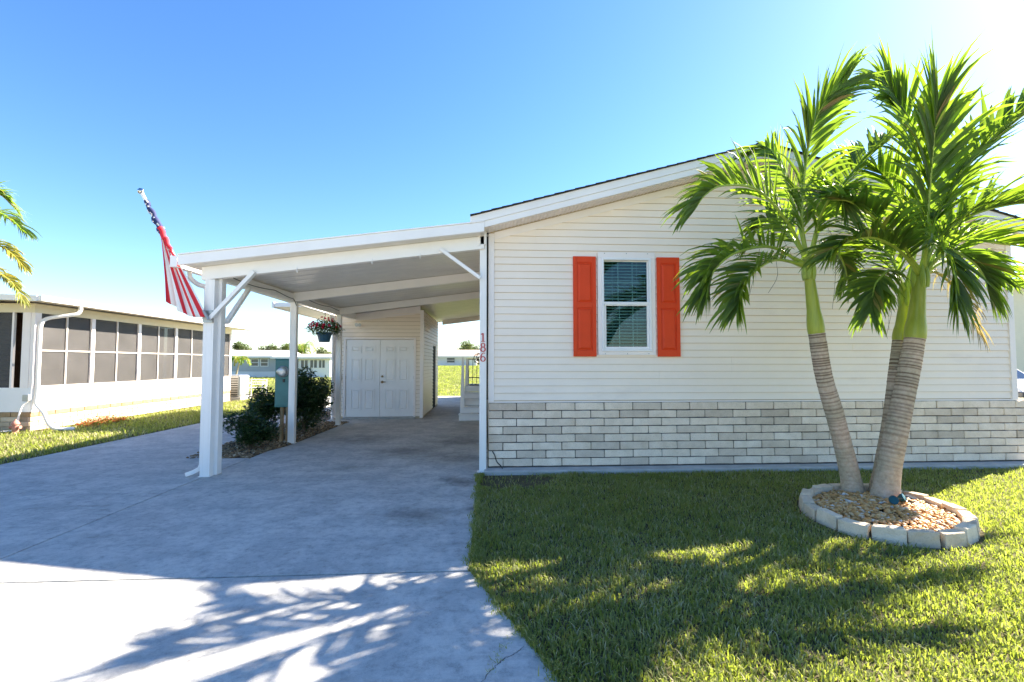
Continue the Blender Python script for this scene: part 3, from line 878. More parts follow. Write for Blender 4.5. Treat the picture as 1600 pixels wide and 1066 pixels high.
def make_window():
    o = Vector((WX0, HY, WZ0))
    fx0, fx1, fz0, fz1 = 1.60, 2.435, 1.605, 3.085
    w = sub(MB().box(fx0, fx1, HY - .035, HY - .005, fz1 - .085, fz1).box(fx0, fx1, HY - .035, HY - .005, fz0, fz0 + .055)
            .box(fx0, fx0 + .055, HY - .035, HY - .005, fz0 + .055, fz1 - .085).box(fx1 - .055, fx1, HY - .035, HY - .005, fz0 + .055, fz1 - .085), 'window', 'white_trim', home, bevel=.004)
    m = MB().box(WX0, WX0 + .03, HY - .05, HY + .05, WZ0, WZ1).box(WX1 - .03, WX1, HY - .05, HY + .05, WZ0, WZ1).box(WX0 + .03, WX1 - .03, HY - .05, HY + .05, WZ0, WZ0 + .03).box(WX0 + .03, WX1 - .03, HY - .05, HY + .05, WZ1 - .03, WZ1)
    sub(m, 'window_frame', 'white_paint', w, bevel=.003)
    mz = 2.345
    def sash(x0, x1, z0, z1, y, t):
        m = MB().box(x0, x0 + t, y, y + .03, z0, z1).box(x1 - t, x1, y, y + .03, z0, z1).box(x0 + t, x1 - t, y, y + .03, z0, z0 + t).box(x0 + t, x1 - t, y, y + .03, z1 - t, z1)
        sub(m, 'sash', 'white_paint', w, bevel=.003)
        sub(MB().box(x0 + t, x1 - t, y + .014, y + .018, z0 + t, z1 - t), 'pane', 'window_glass', w)
        return x0 + t, x1 - t, z0 + t, z1 - t
    a = sash(WX0 + .031, WX1 - .031, mz + .005, WZ1 - .031, HY + .005, .014)
    c = sash(WX0 + .031, WX1 - .031, WZ0 + .031, mz, HY - .030, .034)
    sub(MB().box(WX0 + .03, WX1 - .03, HY - .042, HY + .003, mz - .022, mz + .022), 'meeting_rail', 'white_paint', w, bevel=.003)
    for (x0, x1, z0, z1), rows, y in ((a, 2, HY + .026), (c, 3, HY - .009)):
        for i in (1, 2):
            x = x0 + (x1 - x0) * i / 3
            sub(MB().box(x - .006, x + .006, y, y + .006, z0, z1), 'muntin', 'white_paint', w)
        for i in range(1, rows):
            z = z0 + (z1 - z0) * i / rows
            sub(MB().box(x0, x1, y + .0065, y + .011, z - .006, z + .006), 'muntin', 'white_paint', w)
    # slatted blind
    me = None
    rr = random.Random(4)
    nz = 29
    for i in range(nz):
        z = WZ0 + .05 + (WZ1 - WZ0 - .08) * i / (nz - 1)
        if me is None:
            m = MB()
            hw = (WX1 - WX0) / 2 - .035
            for yy, zz in (): pass
            prof = [(-.024, -.006), (-.012, .001), (0, .003), (.012, .001), (.024, -.006)]
            vs = []
            for px_ in (-hw, hw):
                for (py, pz) in prof: vs.append((px_, py, pz))
                for (py, pz) in prof: vs.append((px_, py, pz + .003))
            fs = []
            for k in range(4):
                fs += [(k, k + 1, 11 + k, 10 + k), (5 + k, 15 + k, 16 + k, 6 + k)]
            fs += [(0, 10, 15, 5), (4, 9, 19, 14), (0, 5, 6, 7, 8, 9, 4, 3, 2, 1), (10, 11, 12, 13, 14, 19, 18, 17, 16, 15)]
            m.add(vs, fs)
            ob = m.build('blind_slat', 'blind_slat', w); me = ob.data
        else:
            ob = put('blind_slat', me, w)
        base = off_of(w)
        ob.location = Vector(((WX0 + WX1) / 2, HY + .085, z)) - base
        ob.rotation_euler = (R(28 + rr.uniform(-5, 5)), 0, R(rr.uniform(-.15, .15)))
    for x in (WX0 + .18, WX1 - .18):
        sub(MB().box(x - .002, x + .002, HY + .058, HY + .061, WZ0 + .03, WZ1 - .02), 'blind_cord', 'white_paint', w)
    # screw caps on the head and sill flanges
    for x in (1.70, 2.02, 2.33):
        for z in (fz1 - .02, fz0 + .02):
            sub(MB().lathe([(.007, 0), (.007, .004), (.004, .006)], (x, HY - .035, z), 8, 'Y'), 'screw_cap', 'grey_metal', w)
    for xa, xb in ((1.245, 1.572), (2.462, 2.79)):
        z0, z1 = 1.585, 3.015
        s = sub(MB().box(xa, xb, HY - .032, HY - .0155, z0, z1), 'shutter', 'shutter_orange', home, bevel=.002)
        fr = .052; y = HY - .032
        zr = 2.315
        m = MB()
        m.box(xa, xa + fr, y - .016, y - .0005, z0, z1).box(xb - fr, xb, y - .016, y - .0005, z0, z1)
        for a_, b_ in ((z0, z0 + .085), (zr - .035, zr + .035), (z1 - .085, z1)):
            m.box(xa + fr, xb - fr, y - .016, y - .0005, a_, b_)
        sub(m, 'shutter_frame', 'shutter_orange', s, bevel=.003)
        for a_, b_ in ((z0 + .098, zr - .048), (zr + .048, z1 - .098)):
            x0, x1 = xa + fr + .013, xb - fr - .013
            m = MB().hexa([(x0, y - .001, a_), (x1, y - .001, a_), (x1, y - .001, b_), (x0, y - .001, b_),
                           (x0 + .028, y - .018, a_ + .028), (x1 - .028, y - .018, a_ + .028), (x1 - .028, y - .018, b_ - .028), (x0 + .028, y - .018, b_ - .028)])
            sub(m, 'raised_panel', 'shutter_orange', s, bevel=.002)
        for x in (xa + .02, xb - .02):
            for z in (z0 + .12, zr, z1 - .12):
                sub(MB().lathe([(.006, 0), (.006, .003), (.003, .005)], (x, y - .016, z), 8, 'Y'), 'screw_cap', 'shutter_orange', s)
make_window()

def make_skirting():
    x0, x1, z0, z1 = HX0 - .02, 8.09, .055, .937
    core = sub(MB().box(x0 + .012, x1 - .012, 6.661, 6.76, 0.0, z1 - .002), 'skirting', 'mortar', home)
    for xs in (HX0, HX1 - .1): sub(MB().box(xs, xs + .1, 6.762, HY1, 0, .93), 'side_skirting', 'stone', home)
    h = (z1 - z0) / 8; lp = .413; jt = .012
    org = off_of(core)
    lib = {}
    rr = random.Random(21)
    for c in range(8):
        s = x0 - (0 if c % 2 == 1 else .0) 
        cuts = [x0]
        first = lp * .5 if c % 2 == 0 else lp * .96
        x = x0 + first
        while x < x1 - .12:
            cuts.append(x); x += lp
        cuts.append(x1)
        for a, b_ in zip(cuts[:-1], cuts[1:]):
            l = round(b_ - a - jt, 3)
            key = (l, rr.randrange(5))
            if key not in lib:
                lib[key] = rough_block(l, h - jt, .075, hash(key) % 9999)
            put('block', lib[key], core, Vector((a + jt / 2, 6.645 + rr.uniform(-.0025, .002), z0 + c * h + jt / 2)) - org)
    # pipe or cable stub by the left corner
    sub(MB().tube(catmull([(.10, 6.63, .27), (.13, 6.615, .22), (.16, 6.61, .13), (.22, 6.60, .07), (.24, 6.58, .03)], 14), .008, 6), 'cable', 'dark_metal', home, smooth=True)
    sub(MB().box(HX0 - .075, 8.2, 6.44, 6.66, -.12, .042), 'footing', 'footing', home, bevel=.012)
make_skirting()

def ribbon(mb, pts, widths, y, t=.006):
    """flat stroke of varying width in the XZ plane"""
    n = len(pts); fr = []; 
    for i in range(n):
        p = Vector((pts[i][0], 0, pts[i][1])); a = Vector((pts[max(i - 1, 0)][0], 0, pts[max(i - 1, 0)][1])); c = Vector((pts[min(i + 1, n - 1)][0], 0, pts[min(i + 1, n - 1)][1]))
        d = (c - a).normalized(); q = Vector((-d.z, 0, d.x)) * widths[i] / 2
        fr.append((p + q, p - q))
    vs = []
    for l, r_ in fr: vs += [(l.x, y, l.z), (r_.x, y, r_.z), (l.x, y + t, l.z), (r_.x, y + t, r_.z)]
    fs = [(0, 1, 3, 2), (4 * n - 4, 4 * n - 2, 4 * n - 1, 4 * n - 3)]
    for i in range(n - 1):
        a = 4 * i
        fs += [(a, a + 4, a + 5, a + 1), (a + 2, a + 3, a + 7, a + 6), (a, a + 2, a + 6, a + 4), (a + 1, a + 5, a + 7, a + 3)]
    mb.add(vs, fs)
def ring_stroke(mb, cx, cz, rx, rz, y, thin, thick):
    n = 25; P = []; Wd = []
    for i in range(n):
        a = 2 * math.pi * i / (n - 1)
        P.append((cx + rx * math.sin(a), cz + rz * math.cos(a))); Wd.append(thin + (thick - thin) * abs(math.sin(a)))
    ribbon(mb, P, Wd, y)
# ------------------------------------------------------------------ the carport
def cz(x): return 2.80 + (x + 3.70) * 0.1265      # underside of the roof pans
carport = thing('carport', 'white aluminium carport roof on slim posts over the driveway', 'carport', (-3.7, 6.6, 0))
CX0, CX1, CY0, CY1 = -3.98, -0.02, 6.30, 18.2
BX = lambda y: -3.70 + (y - 6.6) * 0.030           # the left post line runs slightly inwards
def make_carport():
    # roof pans, each a shallow tray running down the slope
    y = CY0 + .06; i = 0
    while y < CY1 - .1:
        w = .303
        a, c = CX0 + .04, CX1
        m = MB()
        za, zc = cz(a), cz(c)
        m.hexa([(a, y, za), (c, y, zc), (c, y + w - .004, zc), (a, y + w - .004, za), (a, y, za + .06), (c, y, zc + .06), (c, y + w - .004, zc + .06), (a, y + w - .004, za + .06)])
        m.hexa([(a, y + w * .46, za - .006), (c, y + w * .46, zc - .006), (c, y + w * .54, zc - .006), (a, y + w * .54, za - .006), (a, y + w * .40, za), (c, y + w * .40, zc), (c, y + w * .60, zc), (a, y + w * .60, za)])
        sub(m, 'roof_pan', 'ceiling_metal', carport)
        y += w + .002; i += 1
    # fascias: front, left gutter, back
    def band(name, y0, y1, lo, hi, mat='white_metal', x0=CX0, x1=CX1):
        m = MB().hexa([(x0, y0, cz(x0) + lo), (x1, y0, cz(x1) + lo), (x1, y1, cz(x1) + lo), (x0, y1, cz(x0) + lo), (x0, y0, cz(x0) + hi), (x1, y0, cz(x1) + hi), (x1, y1, cz(x1) + hi), (x0, y1, cz(x0) + hi)])
        return sub(m, name, mat, carport, bevel=.004)
    band('front_fascia', CY0, CY0 + .055, -.005, .125)
    band('drip_edge', CY0 - .012, CY0 + .06, .126, .142)
    band('back_fascia', CY1 - .03, CY1, -.01, .125)
    z = cz(CX0)
    sub(MB().box(CX0 - .09, CX0 - .004, CY0 - .004, CY1, z - .03, z - .022).box(CX0 - .09, CX0 - .082, CY0 - .004, CY1, z - .022, z + .115).box(CX0 - .0825, CX0 - .004, CY0 - .004, CY0 + .004, z - .022, z + .112), 'gutter', 'white_metal', carport)
    # beams across, each two channels side by side
    for y, lo, xl in ((6.56, -.185, -3.80), (9.08, -.17, BX(9.08) - .05), (11.62, -.17, BX(11.62) - .05)):
        band('cross_beam', y - .045, y - .002, lo, -.008, 'white_metal', xl, -.02)
        band('cross_beam', y + .002, y + .045, lo, -.008, 'white_metal', xl, -.02)
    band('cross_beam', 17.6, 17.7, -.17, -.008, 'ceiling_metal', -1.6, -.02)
    # long beam over the left posts
    m = MB().hexa([(BX(6.6) - .05, 6.61, cz(BX(6.6)) - .17), (BX(6.6) + .05, 6.61, cz(BX(6.6)) - .17), (BX(12.9) + .05, 12.9, cz(BX(12.9)) - .17), (BX(12.9) - .05, 12.9, cz(BX(12.9)) - .17),
                   (BX(6.6) - .05, 6.61, cz(BX(6.6)) - .02), (BX(6.6) + .05, 6.61, cz(BX(6.6)) - .02), (BX(12.9) + .05, 12.9, cz(BX(12.9)) - .02), (BX(12.9) - .05, 12.9, cz(BX(12.9)) - .02)])
    sub(m, 'long_beam', 'white_metal', carport, bevel=.004)
    # posts
    def post(x, y, w, d, top):
        mm = MB().box(x - w / 2, x + w / 2, y - d / 2, y + d / 2, 0.0, top)
        for s in (-1, 1):      # shallow flutes of the extrusion
            mm.box(x + s * w * .27 - .006, x + s * w * .27 + .006, y - d / 2 - .003, y - d / 2 + .001, 0.002, top - .01)
        return sub(mm, 'post', 'white_metal', carport, bevel=.005)
    post(-3.685, 6.56, .125, .095, cz(-3.7) - .187)
    post(-3.632, 6.665, .105, .11, cz(-3.6) - .172)
    post(BX(9.1) + .02, 9.12, .115, .10, cz(BX(9.1)) - .172)
    post(BX(11.6) + .02, 11.66, .10, .10, cz(BX(11.6)) - .172)
    post(-0.035, 6.60, .095, .075, 3.33)
    # base plates
    for x, y in ((-3.685, 6.56), (BX(9.1) + .02, 9.12), (BX(11.6) + .02, 11.66), (-.035, 6.60)):
        sub(MB().box(x - .075, x + .075, y - .06, y + .06, 0.0005, .008), 'base_plate', 'white_metal', carport)
    # diagonal braces
    sub(MB().bar((-3.66, 6.50, 2.08), (-3.10, 6.50, 2.72), .05, .075, (0, 1, 0)), 'brace', 'white_metal', carport, bevel=.004)
    sub(MB().bar((-3.60, 6.78, 2.05), (-3.58, 7.35, 2.62), .05, .06, (1, 0, 0)), 'brace', 'white_metal', carport, bevel=.004)
    sub(MB().bar((-0.075, 6.50, 2.66), (-0.63, 6.50, 3.06), .045, .065, (0, 1, 0)), 'brace', 'white_metal', carport, bevel=.004)
    sub(MB().bar((BX(11.6) - .01, 11.62, 2.05), (BX(11.6) - .03, 11.15, 2.58), .04, .05, (1, 0, 0)), 'brace', 'white_metal', carport, bevel=.004)
    # downspout from the gutter to the foot of the front post
    pts = catmull([(-4.02, 6.62, 2.73), (-4.0, 6.62, 2.64), (-3.90, 6.62, 2.56), (-3.80, 6.62, 2.52), (-3.785, 6.62, 2.42), (-3.785, 6.62, 2.2)], 24) + [Vector((-3.785, 6.62, z)) for z in (1.6, 1.0, .4, .14)] + [Vector((-3.80, 6.60, .085)), Vector((-3.86, 6.55, .05)), Vector((-3.92, 6.50, .03))]
    m = MB()
    m.tube(pts, .036, 4)
    sub(m, 'downspout', 'white_metal', carport, bevel=.006)
    # cable stapled along the long beam
    pts = [(BX(6.7) + .058, 6.7, cz(-3.6) - .05)] + [(BX(y) + .058, y, cz(-3.6) - .06 - .05 * abs(math.sin(y * 1.9)) - (y - 6.7) * .012) for y in np.linspace(7.0, 9.0, 14)] + [(BX(9.1) + .085, 9.06, cz(-3.6) - .25)]
    sub(MB().tube(catmull(pts, 60), .006, 5), 'cable', 'dark_metal', carport, smooth=True)
    pts = [(BX(y) + .058, y, cz(-3.6) - .05 - .03 * abs(math.sin(y * 2.3))) for y in np.linspace(9.2, 11.5, 16)]
    sub(MB().tube(catmull(pts, 50), .006, 5), 'cable', 'dark_metal', carport, smooth=True)
    # little cup hooks under the front beam
    for x in (-2.55, -1.55, -.9):
        z = cz(x) - .185
        sub(MB().tube(catmull([(x, 6.515, z + .03), (x, 6.50, z - .01), (x, 6.505, z - .035), (x, 6.525, z - .04), (x, 6.53, z - .02)], 12), .005, 5), 'cup_hook', 'white_paint', carport, smooth=True)
    # house number on the right post: 1 8 6
    y = 6.60 - .0375 - .008
    x = -.035
    n1 = MB(); z = 1.85
    n1.box(x - .009, x + .009, y, y + .006, z - .055, z + .055).box(x - .028, x + .028, y, y + .006, z - .062, z - .0551)
    ribbon(n1, [(x - .026, z + .036), (x - .009, z + .052)], [.01, .016], y)
    sub(n1, 'number_one', 'number_red', carport)
    n8 = MB(); z = 1.71
    ring_stroke(n8, x, z + .030, .024, .027, y, .007, .017); ring_stroke(n8, x, z - .028, .030, .031, y - .0005, .008, .019)
    sub(n8, 'number_eight', 'number_red', carport)
    n6 = MB(); z = 1.575
    ring_stroke(n6, x, z - .026, .030, .033, y, .008, .018)
    ribbon(n6, [(x + .028, z + .052), (x + .008, z + .057), (x - .012, z + .046), (x - .026, z + .02), (x - .030, z - .02)], [.010, .008, .012, .017, .017], y - .0005)
    sub(n6, 'number_six', 'number_red', carport)
    # dark seam and bracket where the carport meets the house corner
    sub(MB().box(.013, .036, 6.655, 6.67, .98, 3.28), 'shadow_gap', 'black_gap', carport)
    sub(MB().box(-.075, .0, 6.515, 6.562, 3.14, 3.34).box(-.09, -.076, 6.50, 6.56, 3.12, 3.33), 'bracket', 'white_metal', carport, bevel=.003)
make_carport()

# ------------------------------------------------------------------ the shed behind the carport
SX0, SX1, SY0, SY1 = -4.03, -1.69, 12.90, 16.9
shed = thing('storage_shed', 'cream sided storage shed with white double doors under the carport', 'shed', (SX0, SY0, 0))
def make_shed():
    top = lambda x: cz(x) - .13
    DX0, DX1, DZ1 = -3.72, -1.93, 2.12
    m = MB()
    for xa, xb in ((SX0, DX0 - .02), (DX1 + .02, SX1)):
        m.hexa([(xa, SY0 + .002, .0), (xb, SY0 + .002, .0), (xb, SY0 + .08, .0), (xa, SY0 + .08, .0), (xa, SY0 + .002, top(xa)), (xb, SY0 + .002, top(xb)), (xb, SY0 + .08, top(xb)), (xa, SY0 + .08, top(xa))])
    xa, xb = DX0 - .02, DX1 + .02
    m.hexa([(xa, SY0 + .002, DZ1), (xb, SY0 + .002, DZ1), (xb, SY0 + .08, DZ1), (xa, SY0 + .08, DZ1), (xa, SY0 + .002, top(xa)), (xb, SY0 + .002, top(xb)), (xb, SY0 + .08, top(xb)), (xa, SY0 + .08, top(xa))])
    m.box(SX1 - .08, SX1, SY0 + .081, SY1, 0, top(SX1)); sub(m, 'lap_shade_sheathing', 'lap_shade_sheathing', shed); m = MB()
    m.box(SX0, SX0 + .08, SY0 + .08, SY1, 0, 2.62).box(SX0 + .08, SX1 - .08, SY1 - .08, SY1, 0, 2.6)
    sub(m, 'wall', 'siding', shed)
    L0 = SX0 + .10
    sl = .1265
    hp = [(-sl, 1.0, top(L0))]
    siding(shed, (L0, SY0), (SX1 - .07, SY0), (0, -1), .06, 3.1, hp, [(DX0 - .06 - L0, DX1 + .06 - L0, -1, DZ1 + .05)], h=.1016, seams=0, seed=8, lap=.026, gap=.010)
    siding(shed, (SX1, SY0 + .07), (SX1, SY1 - .03), (1, 0), .06, top(SX1) - .02, (), [(2.3, 3.1, -1, 2.05)], h=.1016, seams=0, seed=9, lap=.026, gap=.010)
    siding(shed, (SX0, SY1), (SX0, SY0 + .02), (-1, 0), .06, 2.6, h=.1016, seams=0, seed=10)
    for x0, x1 in ((SX0 - .02, SX0 + .10), (SX1 - .07, SX1 + .02)):
        sub(MB().box(x0, x1, SY0 - .025, SY0 + .07, .02, top(x0) - .0), 'corner_trim', 'white_trim', shed, bevel=.004)
    m = MB().prism([(SX0 + .102, SY0 - .022, top(SX0 + .1) - .09), (SX1 - .072, SY0 - .022, top(SX1 - .07) - .09), (SX1 - .072, SY0 - .022, top(SX1 - .07) + .11), (SX0 + .102, SY0 - .022, top(SX0 + .1) + .11)], (0, .02, 0))
    sub(m, 'frieze', 'white_trim', shed)
    # side door opening: black slab standing ajar
    sub(MB().box(SX1 - .02, SX1 + .012, SY0 + 2.38, SY0 + 3.16, .03, 2.03), 'side_door', 'black_gap', shed)
    # door casing, threshold
    cs = MB().box(DX0 - .06, DX0 - .003, SY0 - .03, SY0 + .06, .045, DZ1 + .0).box(DX1 + .003, DX1 + .06, SY0 - .03, SY0 + .06, .045, DZ1).box(DX0 - .06, DX1 + .06, SY0 - .03, SY0 + .06, DZ1 + .002, DZ1 + .05)
    sub(cs, 'door_casing', 'white_trim', shed, bevel=.004)
    sub(MB().box(DX0 - .05, DX1 + .05, SY0 - .06, SY0 + .09, .002, .045), 'threshold', 'footing', shed, bevel=.006)
    mid = (DX0 + DX1) / 2
    for i, (x0, x1) in enumerate(((DX0, mid - .004), (mid + .004, DX1))):
        d = sub(MB().box(x0, x1, SY0 - .005, SY0 + .04, .055, DZ1 - .008), 'door', 'door_white', shed, bevel=.003)
        w = x1 - x0; y = SY0 - .005
        for px in (.30, .70):
            for z0, z1 in ((.22, .80), (.99, 1.62), (1.76, 1.95)):
                xa, xb = x0 + w * px - .135, x0 + w * px + .135
                m = MB()
                fr = .022
                # moulding frame and raised field
                for (a, b_, c, e) in ((xa, xb, z0, z0 + fr), (xa, xb, z1 - fr, z1), (xa, xa + fr, z0 + fr, z1 - fr), (xb - fr, xb, z0 + fr, z1 - fr)):
                    m.box(a, b_, y - .016, y - .0005, c, e)
                g = fr + .022
                m.hexa([(xa + g, y - .0005, z0 + g), (xb - g, y - .0005, z0 + g), (xb - g, y - .0005, z1 - g), (xa + g, y - .0005, z1 - g),
                        (xa + g + .02, y - .015, z0 + g + .02), (xb - g - .02, y - .015, z0 + g + .02), (xb - g - .02, y - .015, z1 - g - .02), (xa + g + .02, y - .015, z1 - g - .02)])
                sub(m, 'raised_panel', 'door_white', d)
        if i == 1:
            for z, s in ((.98, 1.0), (1.13, .8)):
                sub(MB().lathe([(.034 * s, 0), (.034 * s, .008), (.014, .012), (.014, .04), (.028 * s, .048), (.032 * s, .062), (.02 * s, .078), (.004, .082)], (x0 + .065, y, z), 14, 'Y'), 'knob', 'brass', d, smooth=True)
            sub(MB().box(x0 + .06, x0 + .16, y - .062, y - .048, .97, .99), 'lever', 'brass', d, bevel=.004)
    for z in (.3, 1.1, 1.9):
        for x in (DX0 - .004, DX1 + .004):
            sub(MB().tube([(x, SY0 - .012, z - .045), (x, SY0 - .012, z + .045)], .008, 6), 'hinge', 'grey_metal', shed)
    # overhanging roof on the left
    m = MB().hexa([(-5.50, 12.62, 2.95), (SX0 + .05, 12.62, 2.95), (SX0 + .05, SY1 + .2, 2.95), (-5.50, SY1 + .2, 2.95), (-5.50, 12.62, 3.06), (SX0 + .05, 12.62, 3.06), (SX0 + .05, SY1 + .2, 3.06), (-5.50, SY1 + .2, 3.06)])
    rf = sub(m, 'roof', 'white_metal', shed, bevel=.005)
    sub(MB().box(-5.56, -5.505, 12.60, SY1 + .2, 2.93, 3.08), 'roof_fascia', 'white_metal', rf)
    sub(MB().box(SX0 - .05, SX0 + .045, SY0 + .1, SY1, 2.60, 2.948), 'upper_wall', 'siding', shed)
    # flood lamp and downspout
    sub(MB().lathe([(.03, 0), (.03, .02), (.012, .03), (.012, .06), (.035, .07), (.05, .13)], (-3.42, SY0 - .022, 2.50), 12, 'Y').lathe([(.012, 0), (.03, .03), (.045, .09)], (-3.34, SY0 - .06, 2.50), 12, 'Y'), 'flood_lamp', 'grey_metal', shed, smooth=True)
    sub(MB().tube([(SX0 - .02, SY0 - .06, 2.9), (SX0 - .02, SY0 - .06, .16), (SX0 + .02, SY0 - .14, .05), (SX0 + .05, SY0 - .26, .03)], .04, 4), 'downspout', 'white_metal', shed, bevel=.005)
    sub(MB().box(-3.90, -3.82, SY0 - .05, SY0 - .016, 1.02, 1.16), 'outlet_box', 'grey_metal', shed, bevel=.004)
make_shed()

# ------------------------------------------------------------------ entrance steps
def make_steps():
    st = thing('entrance_steps', 'white slatted entrance steps with iron rail beside the home', 'steps', (-.35, 12.3, 0))
    for i in range(5):
        x0 = -.68 + i * .035
        y0 = 12.3 + i * .24
        m = MB().box(x0, -.005, y0 + .02, 13.6, i * .172 + .004, (i + 1) * .172 - .032)
        r_ = sub(m, 'riser', 'white_paint', st, bevel=.004)
        sub(MB().box(x0 - .015, -.004, y0 - .012, y0 + .27, (i + 1) * .172 - .026, (i + 1) * .172), 'tread', 'white_paint', st, bevel=.006)
    sub(MB().box(-.54, -.004, 13.25, 14.4, .70, .86), 'landing', 'white_paint', st)
    # tapered newels
    for x, y, z0, z1 in ((-.60, 12.62, 0.0, 1.62), (-.52, 13.45, .5, 1.60)):
        sub(MB().hexa([(x - .075, y - .04, z0), (x + .06, y - .04, z0), (x + .06, y + .04, z0), (x - .075, y + .04, z0), (x - .025, y - .03, z1), (x + .03, y - .03, z1), (x + .03, y + .03, z1), (x - .025, y + .03, z1)]), 'newel', 'white_paint', st, bevel=.005)
    # iron railing across the back of the landing
    m = MB()
    for z in (.93 + .12, 1.60): m.tube([(-.50, 14.3, z), (-.02, 14.3, z)], .014, 6)
    for k in range(5): m.tube([(-.50 + .12 * k, 14.3, .87), (-.50 + .12 * k, 14.3, 1.62)], .009, 6)
    sub(m, 'railing', 'dark_metal', st, smooth=True)
    m = MB()
    for rad, cx, czz in ((.15, -.20, 1.62), (.10, -.17, 1.66), (.06, -.2, 1.60)):
        m.tube([(cx + rad * math.cos(a), 14.27, czz + rad * math.sin(a)) for a in np.linspace(0, 6.283, 25)], .012, 6, cap=False)
    m.tube([(-.34, 14.27, 1.5), (-.24, 14.27, 1.58), (-.1, 14.27, 1.55)], .01, 6)
    sub(m, 'scroll_ornament', 'dark_metal', st, smooth=True)
    sub(MB().box(-.45, -.1, 12.3 + .98, 13.7, .861, .875), 'door_mat', 'tyre', st, bevel=.004)
make_steps()

# ------------------------------------------------------------------ flag
def make_flag():
    fl = thing('flag', 'red and white striped flag with starry blue corner wrapped round its pole', 'flag', (-3.72, 6.42, 2.15))
    p0 = Vector((-3.66, 6.44, 2.08)); p1 = Vector((-4.47, 6.33, 3.70))
    d = (p1 - p0).normalized()
    sub(MB().tube([p0, p1], .012, 10), 'pole', 'white_paint', fl, smooth=True)
    c = p1 + d * .03
    sub(MB().lathe([(.004, -.04), (.022, -.034), (.036, -.016), (.040, 0), (.036, .016), (.022, .034), (.004, .04)], c, 16), 'finial', 'chrome', fl, smooth=True)
    sub(MB().tube([p1 - d * .10, p1 + d * .005], .02, 10), 'pole_tip', 'white_paint', fl, smooth=True)
    sub(MB().tube([p0 - d * .02, p0 + d * .12], .02, 8).box(-3.75, -3.62, 6.475, 6.51, 2.03, 2.19), 'bracket', 'grey_metal', fl)
    # corner of the cloth rolled tightly round the pole
    L = (p1 - p0).length
    pts = []; rad = []
    for i in range(26):
        t = i / 25
        q = p1 - d * (.10 + t * .47)
        pts.append(q + Vector((.006 * math.sin(t * 19), 0.006 * math.cos(t * 15), 0))); rad.append(.026 + .018 * t + .006 * math.sin(t * 23))
    can = sub(MB().tube(pts, rad, 14), 'canton', 'flag_blue', fl, smooth=True)
    a = d.cross(Vector((0, 1, 0))).normalized(); b = a.cross(d).normalized()
    rr = random.Random(3)
    for i in range(22):
        t = .04 + .92 * i / 21
        k = t * 25; j = min(int(k), 24)
        q = pts[j].lerp(pts[j + 1], k - j); ra = rad[j] + .0035
        an = rr.uniform(-2.4, 2.4) if i % 2 else rr.uniform(-1.0, 1.0)
        nrm = (Vector((0, -1, 0)) * math.cos(an) + a * math.sin(an)); nrm = (nrm - d * nrm.dot(d)).normalized()
        tx = d.cross(nrm)
        vs = [q + nrm * (ra + .001)]
        ro = rr.uniform(0, 1.2)
        for s in range(10):
            r_ = .017 if s % 2 == 0 else .007
            vs.append(q + nrm * ra + (tx * math.cos(ro + s * .628) + d * math.sin(ro + s * .628)) * r_)
        sub(MB().add(vs, [(0, 1 + s, 1 + (s + 1) % 10) for s in range(10)]), 'star', 'flag_white', can)
    # the striped fly, hanging as a fan from the pole
    top = p1 - d * .53
    nu, nv = 54, 30
    bl = Vector((-4.14, 6.40, 2.29)); br = p0 + d * .03
    vs = []; fs = []; mi = []
    for j in range(nv + 1):
        v = j / nv
        le = top.lerp(bl, v) + Vector((.020 * math.sin(v * 3.0) - .05 * v * (1 - v), 0, 0))
        ri = top.lerp(br, v)
        for i in range(nu + 1):
            u = i / nu
            p = le.lerp(ri, u)
            p.z += -.10 * v * math.sin(u * math.pi) * (.4 + .6 * u)        # hem sags
            fold = math.sin(u * 15.5 + v * 1.5) * .045 + math.sin(u * 31 + 1 + v * 2) * .014
            p.y += -.01 - fold * (.25 + .75 * v) * (1 - .7 * u) - .03 * math.sin(u * math.pi) * v
            p.x += .012 * math.sin(u * 24 + v * 3) * v
            vs.append(p.copy())
    for j in range(nv):
        for i in range(nu):
            a_ = j * (nu + 1) + i
            fs.append((a_, a_ + 1, a_ + nu + 2, a_ + nu + 1))
            # stripes fan out from the pole; near the top they cross it
            s = int(((i + .5) / nu) * 9 + .0)
            mi.append(0 if s % 2 == 0 else 1)
    m = MB(); m.v = [tuple(v) for v in vs]; m.f = fs; m.m = mi; m.r = [0] * len(vs)
    o = sub(m, 'striped_cloth', ['flag_red', 'flag_white'], fl, smooth=True, angle=180)
    md = o.modifiers.new('thick', 'SOLIDIFY'); md.thickness = .002
    # bunched stripes rolled along the hoist
    for k in range(3):
        t0 = .50 + k * .14
        q = [p1 - d * (t0 + .16 * i / 6) + Vector((.010 * math.sin(i + k), -.012, 0)) for i in range(7)]
        sub(MB().tube(q, [.036 - .008 * k - .001 * i for i in range(7)], 10), 'rolled_stripe', 'flag_red', fl, smooth=True)
make_flag()

# ------------------------------------------------------------------ leaves
def leaf_cloud(mb, pts, size, r, flat=.5, aspect=.45, rbase=(0, 1)):
    """folded diamond leaves at the points"""
    for p in pts:
        p = Vector(p)
        a = r.uniform(0, 6.283); el = r.uniform(-.5, .9)
        d = Vector((math.cos(a) * math.cos(el), math.sin(a) * math.cos(el), math.sin(el)))
        s = d.cross(Vector((r.uniform(-flat, flat), r.uniform(-flat, flat), 1))).normalized()
        n = s.cross(d)
        l = size * r.uniform(.6, 1.3); w = l * aspect
        mb.add([p, p + d * l * .45 + s * w * .5 + n * l * .06, p + d * l - n * l * .10, p + d * l * .45 - s * w * .5 + n * l * .06, p + d * l * .5 - n * l * .04],
               [(0, 1, 4), (1, 2, 4), (2, 3, 4), (3, 0, 4)], r.uniform(*rbase))

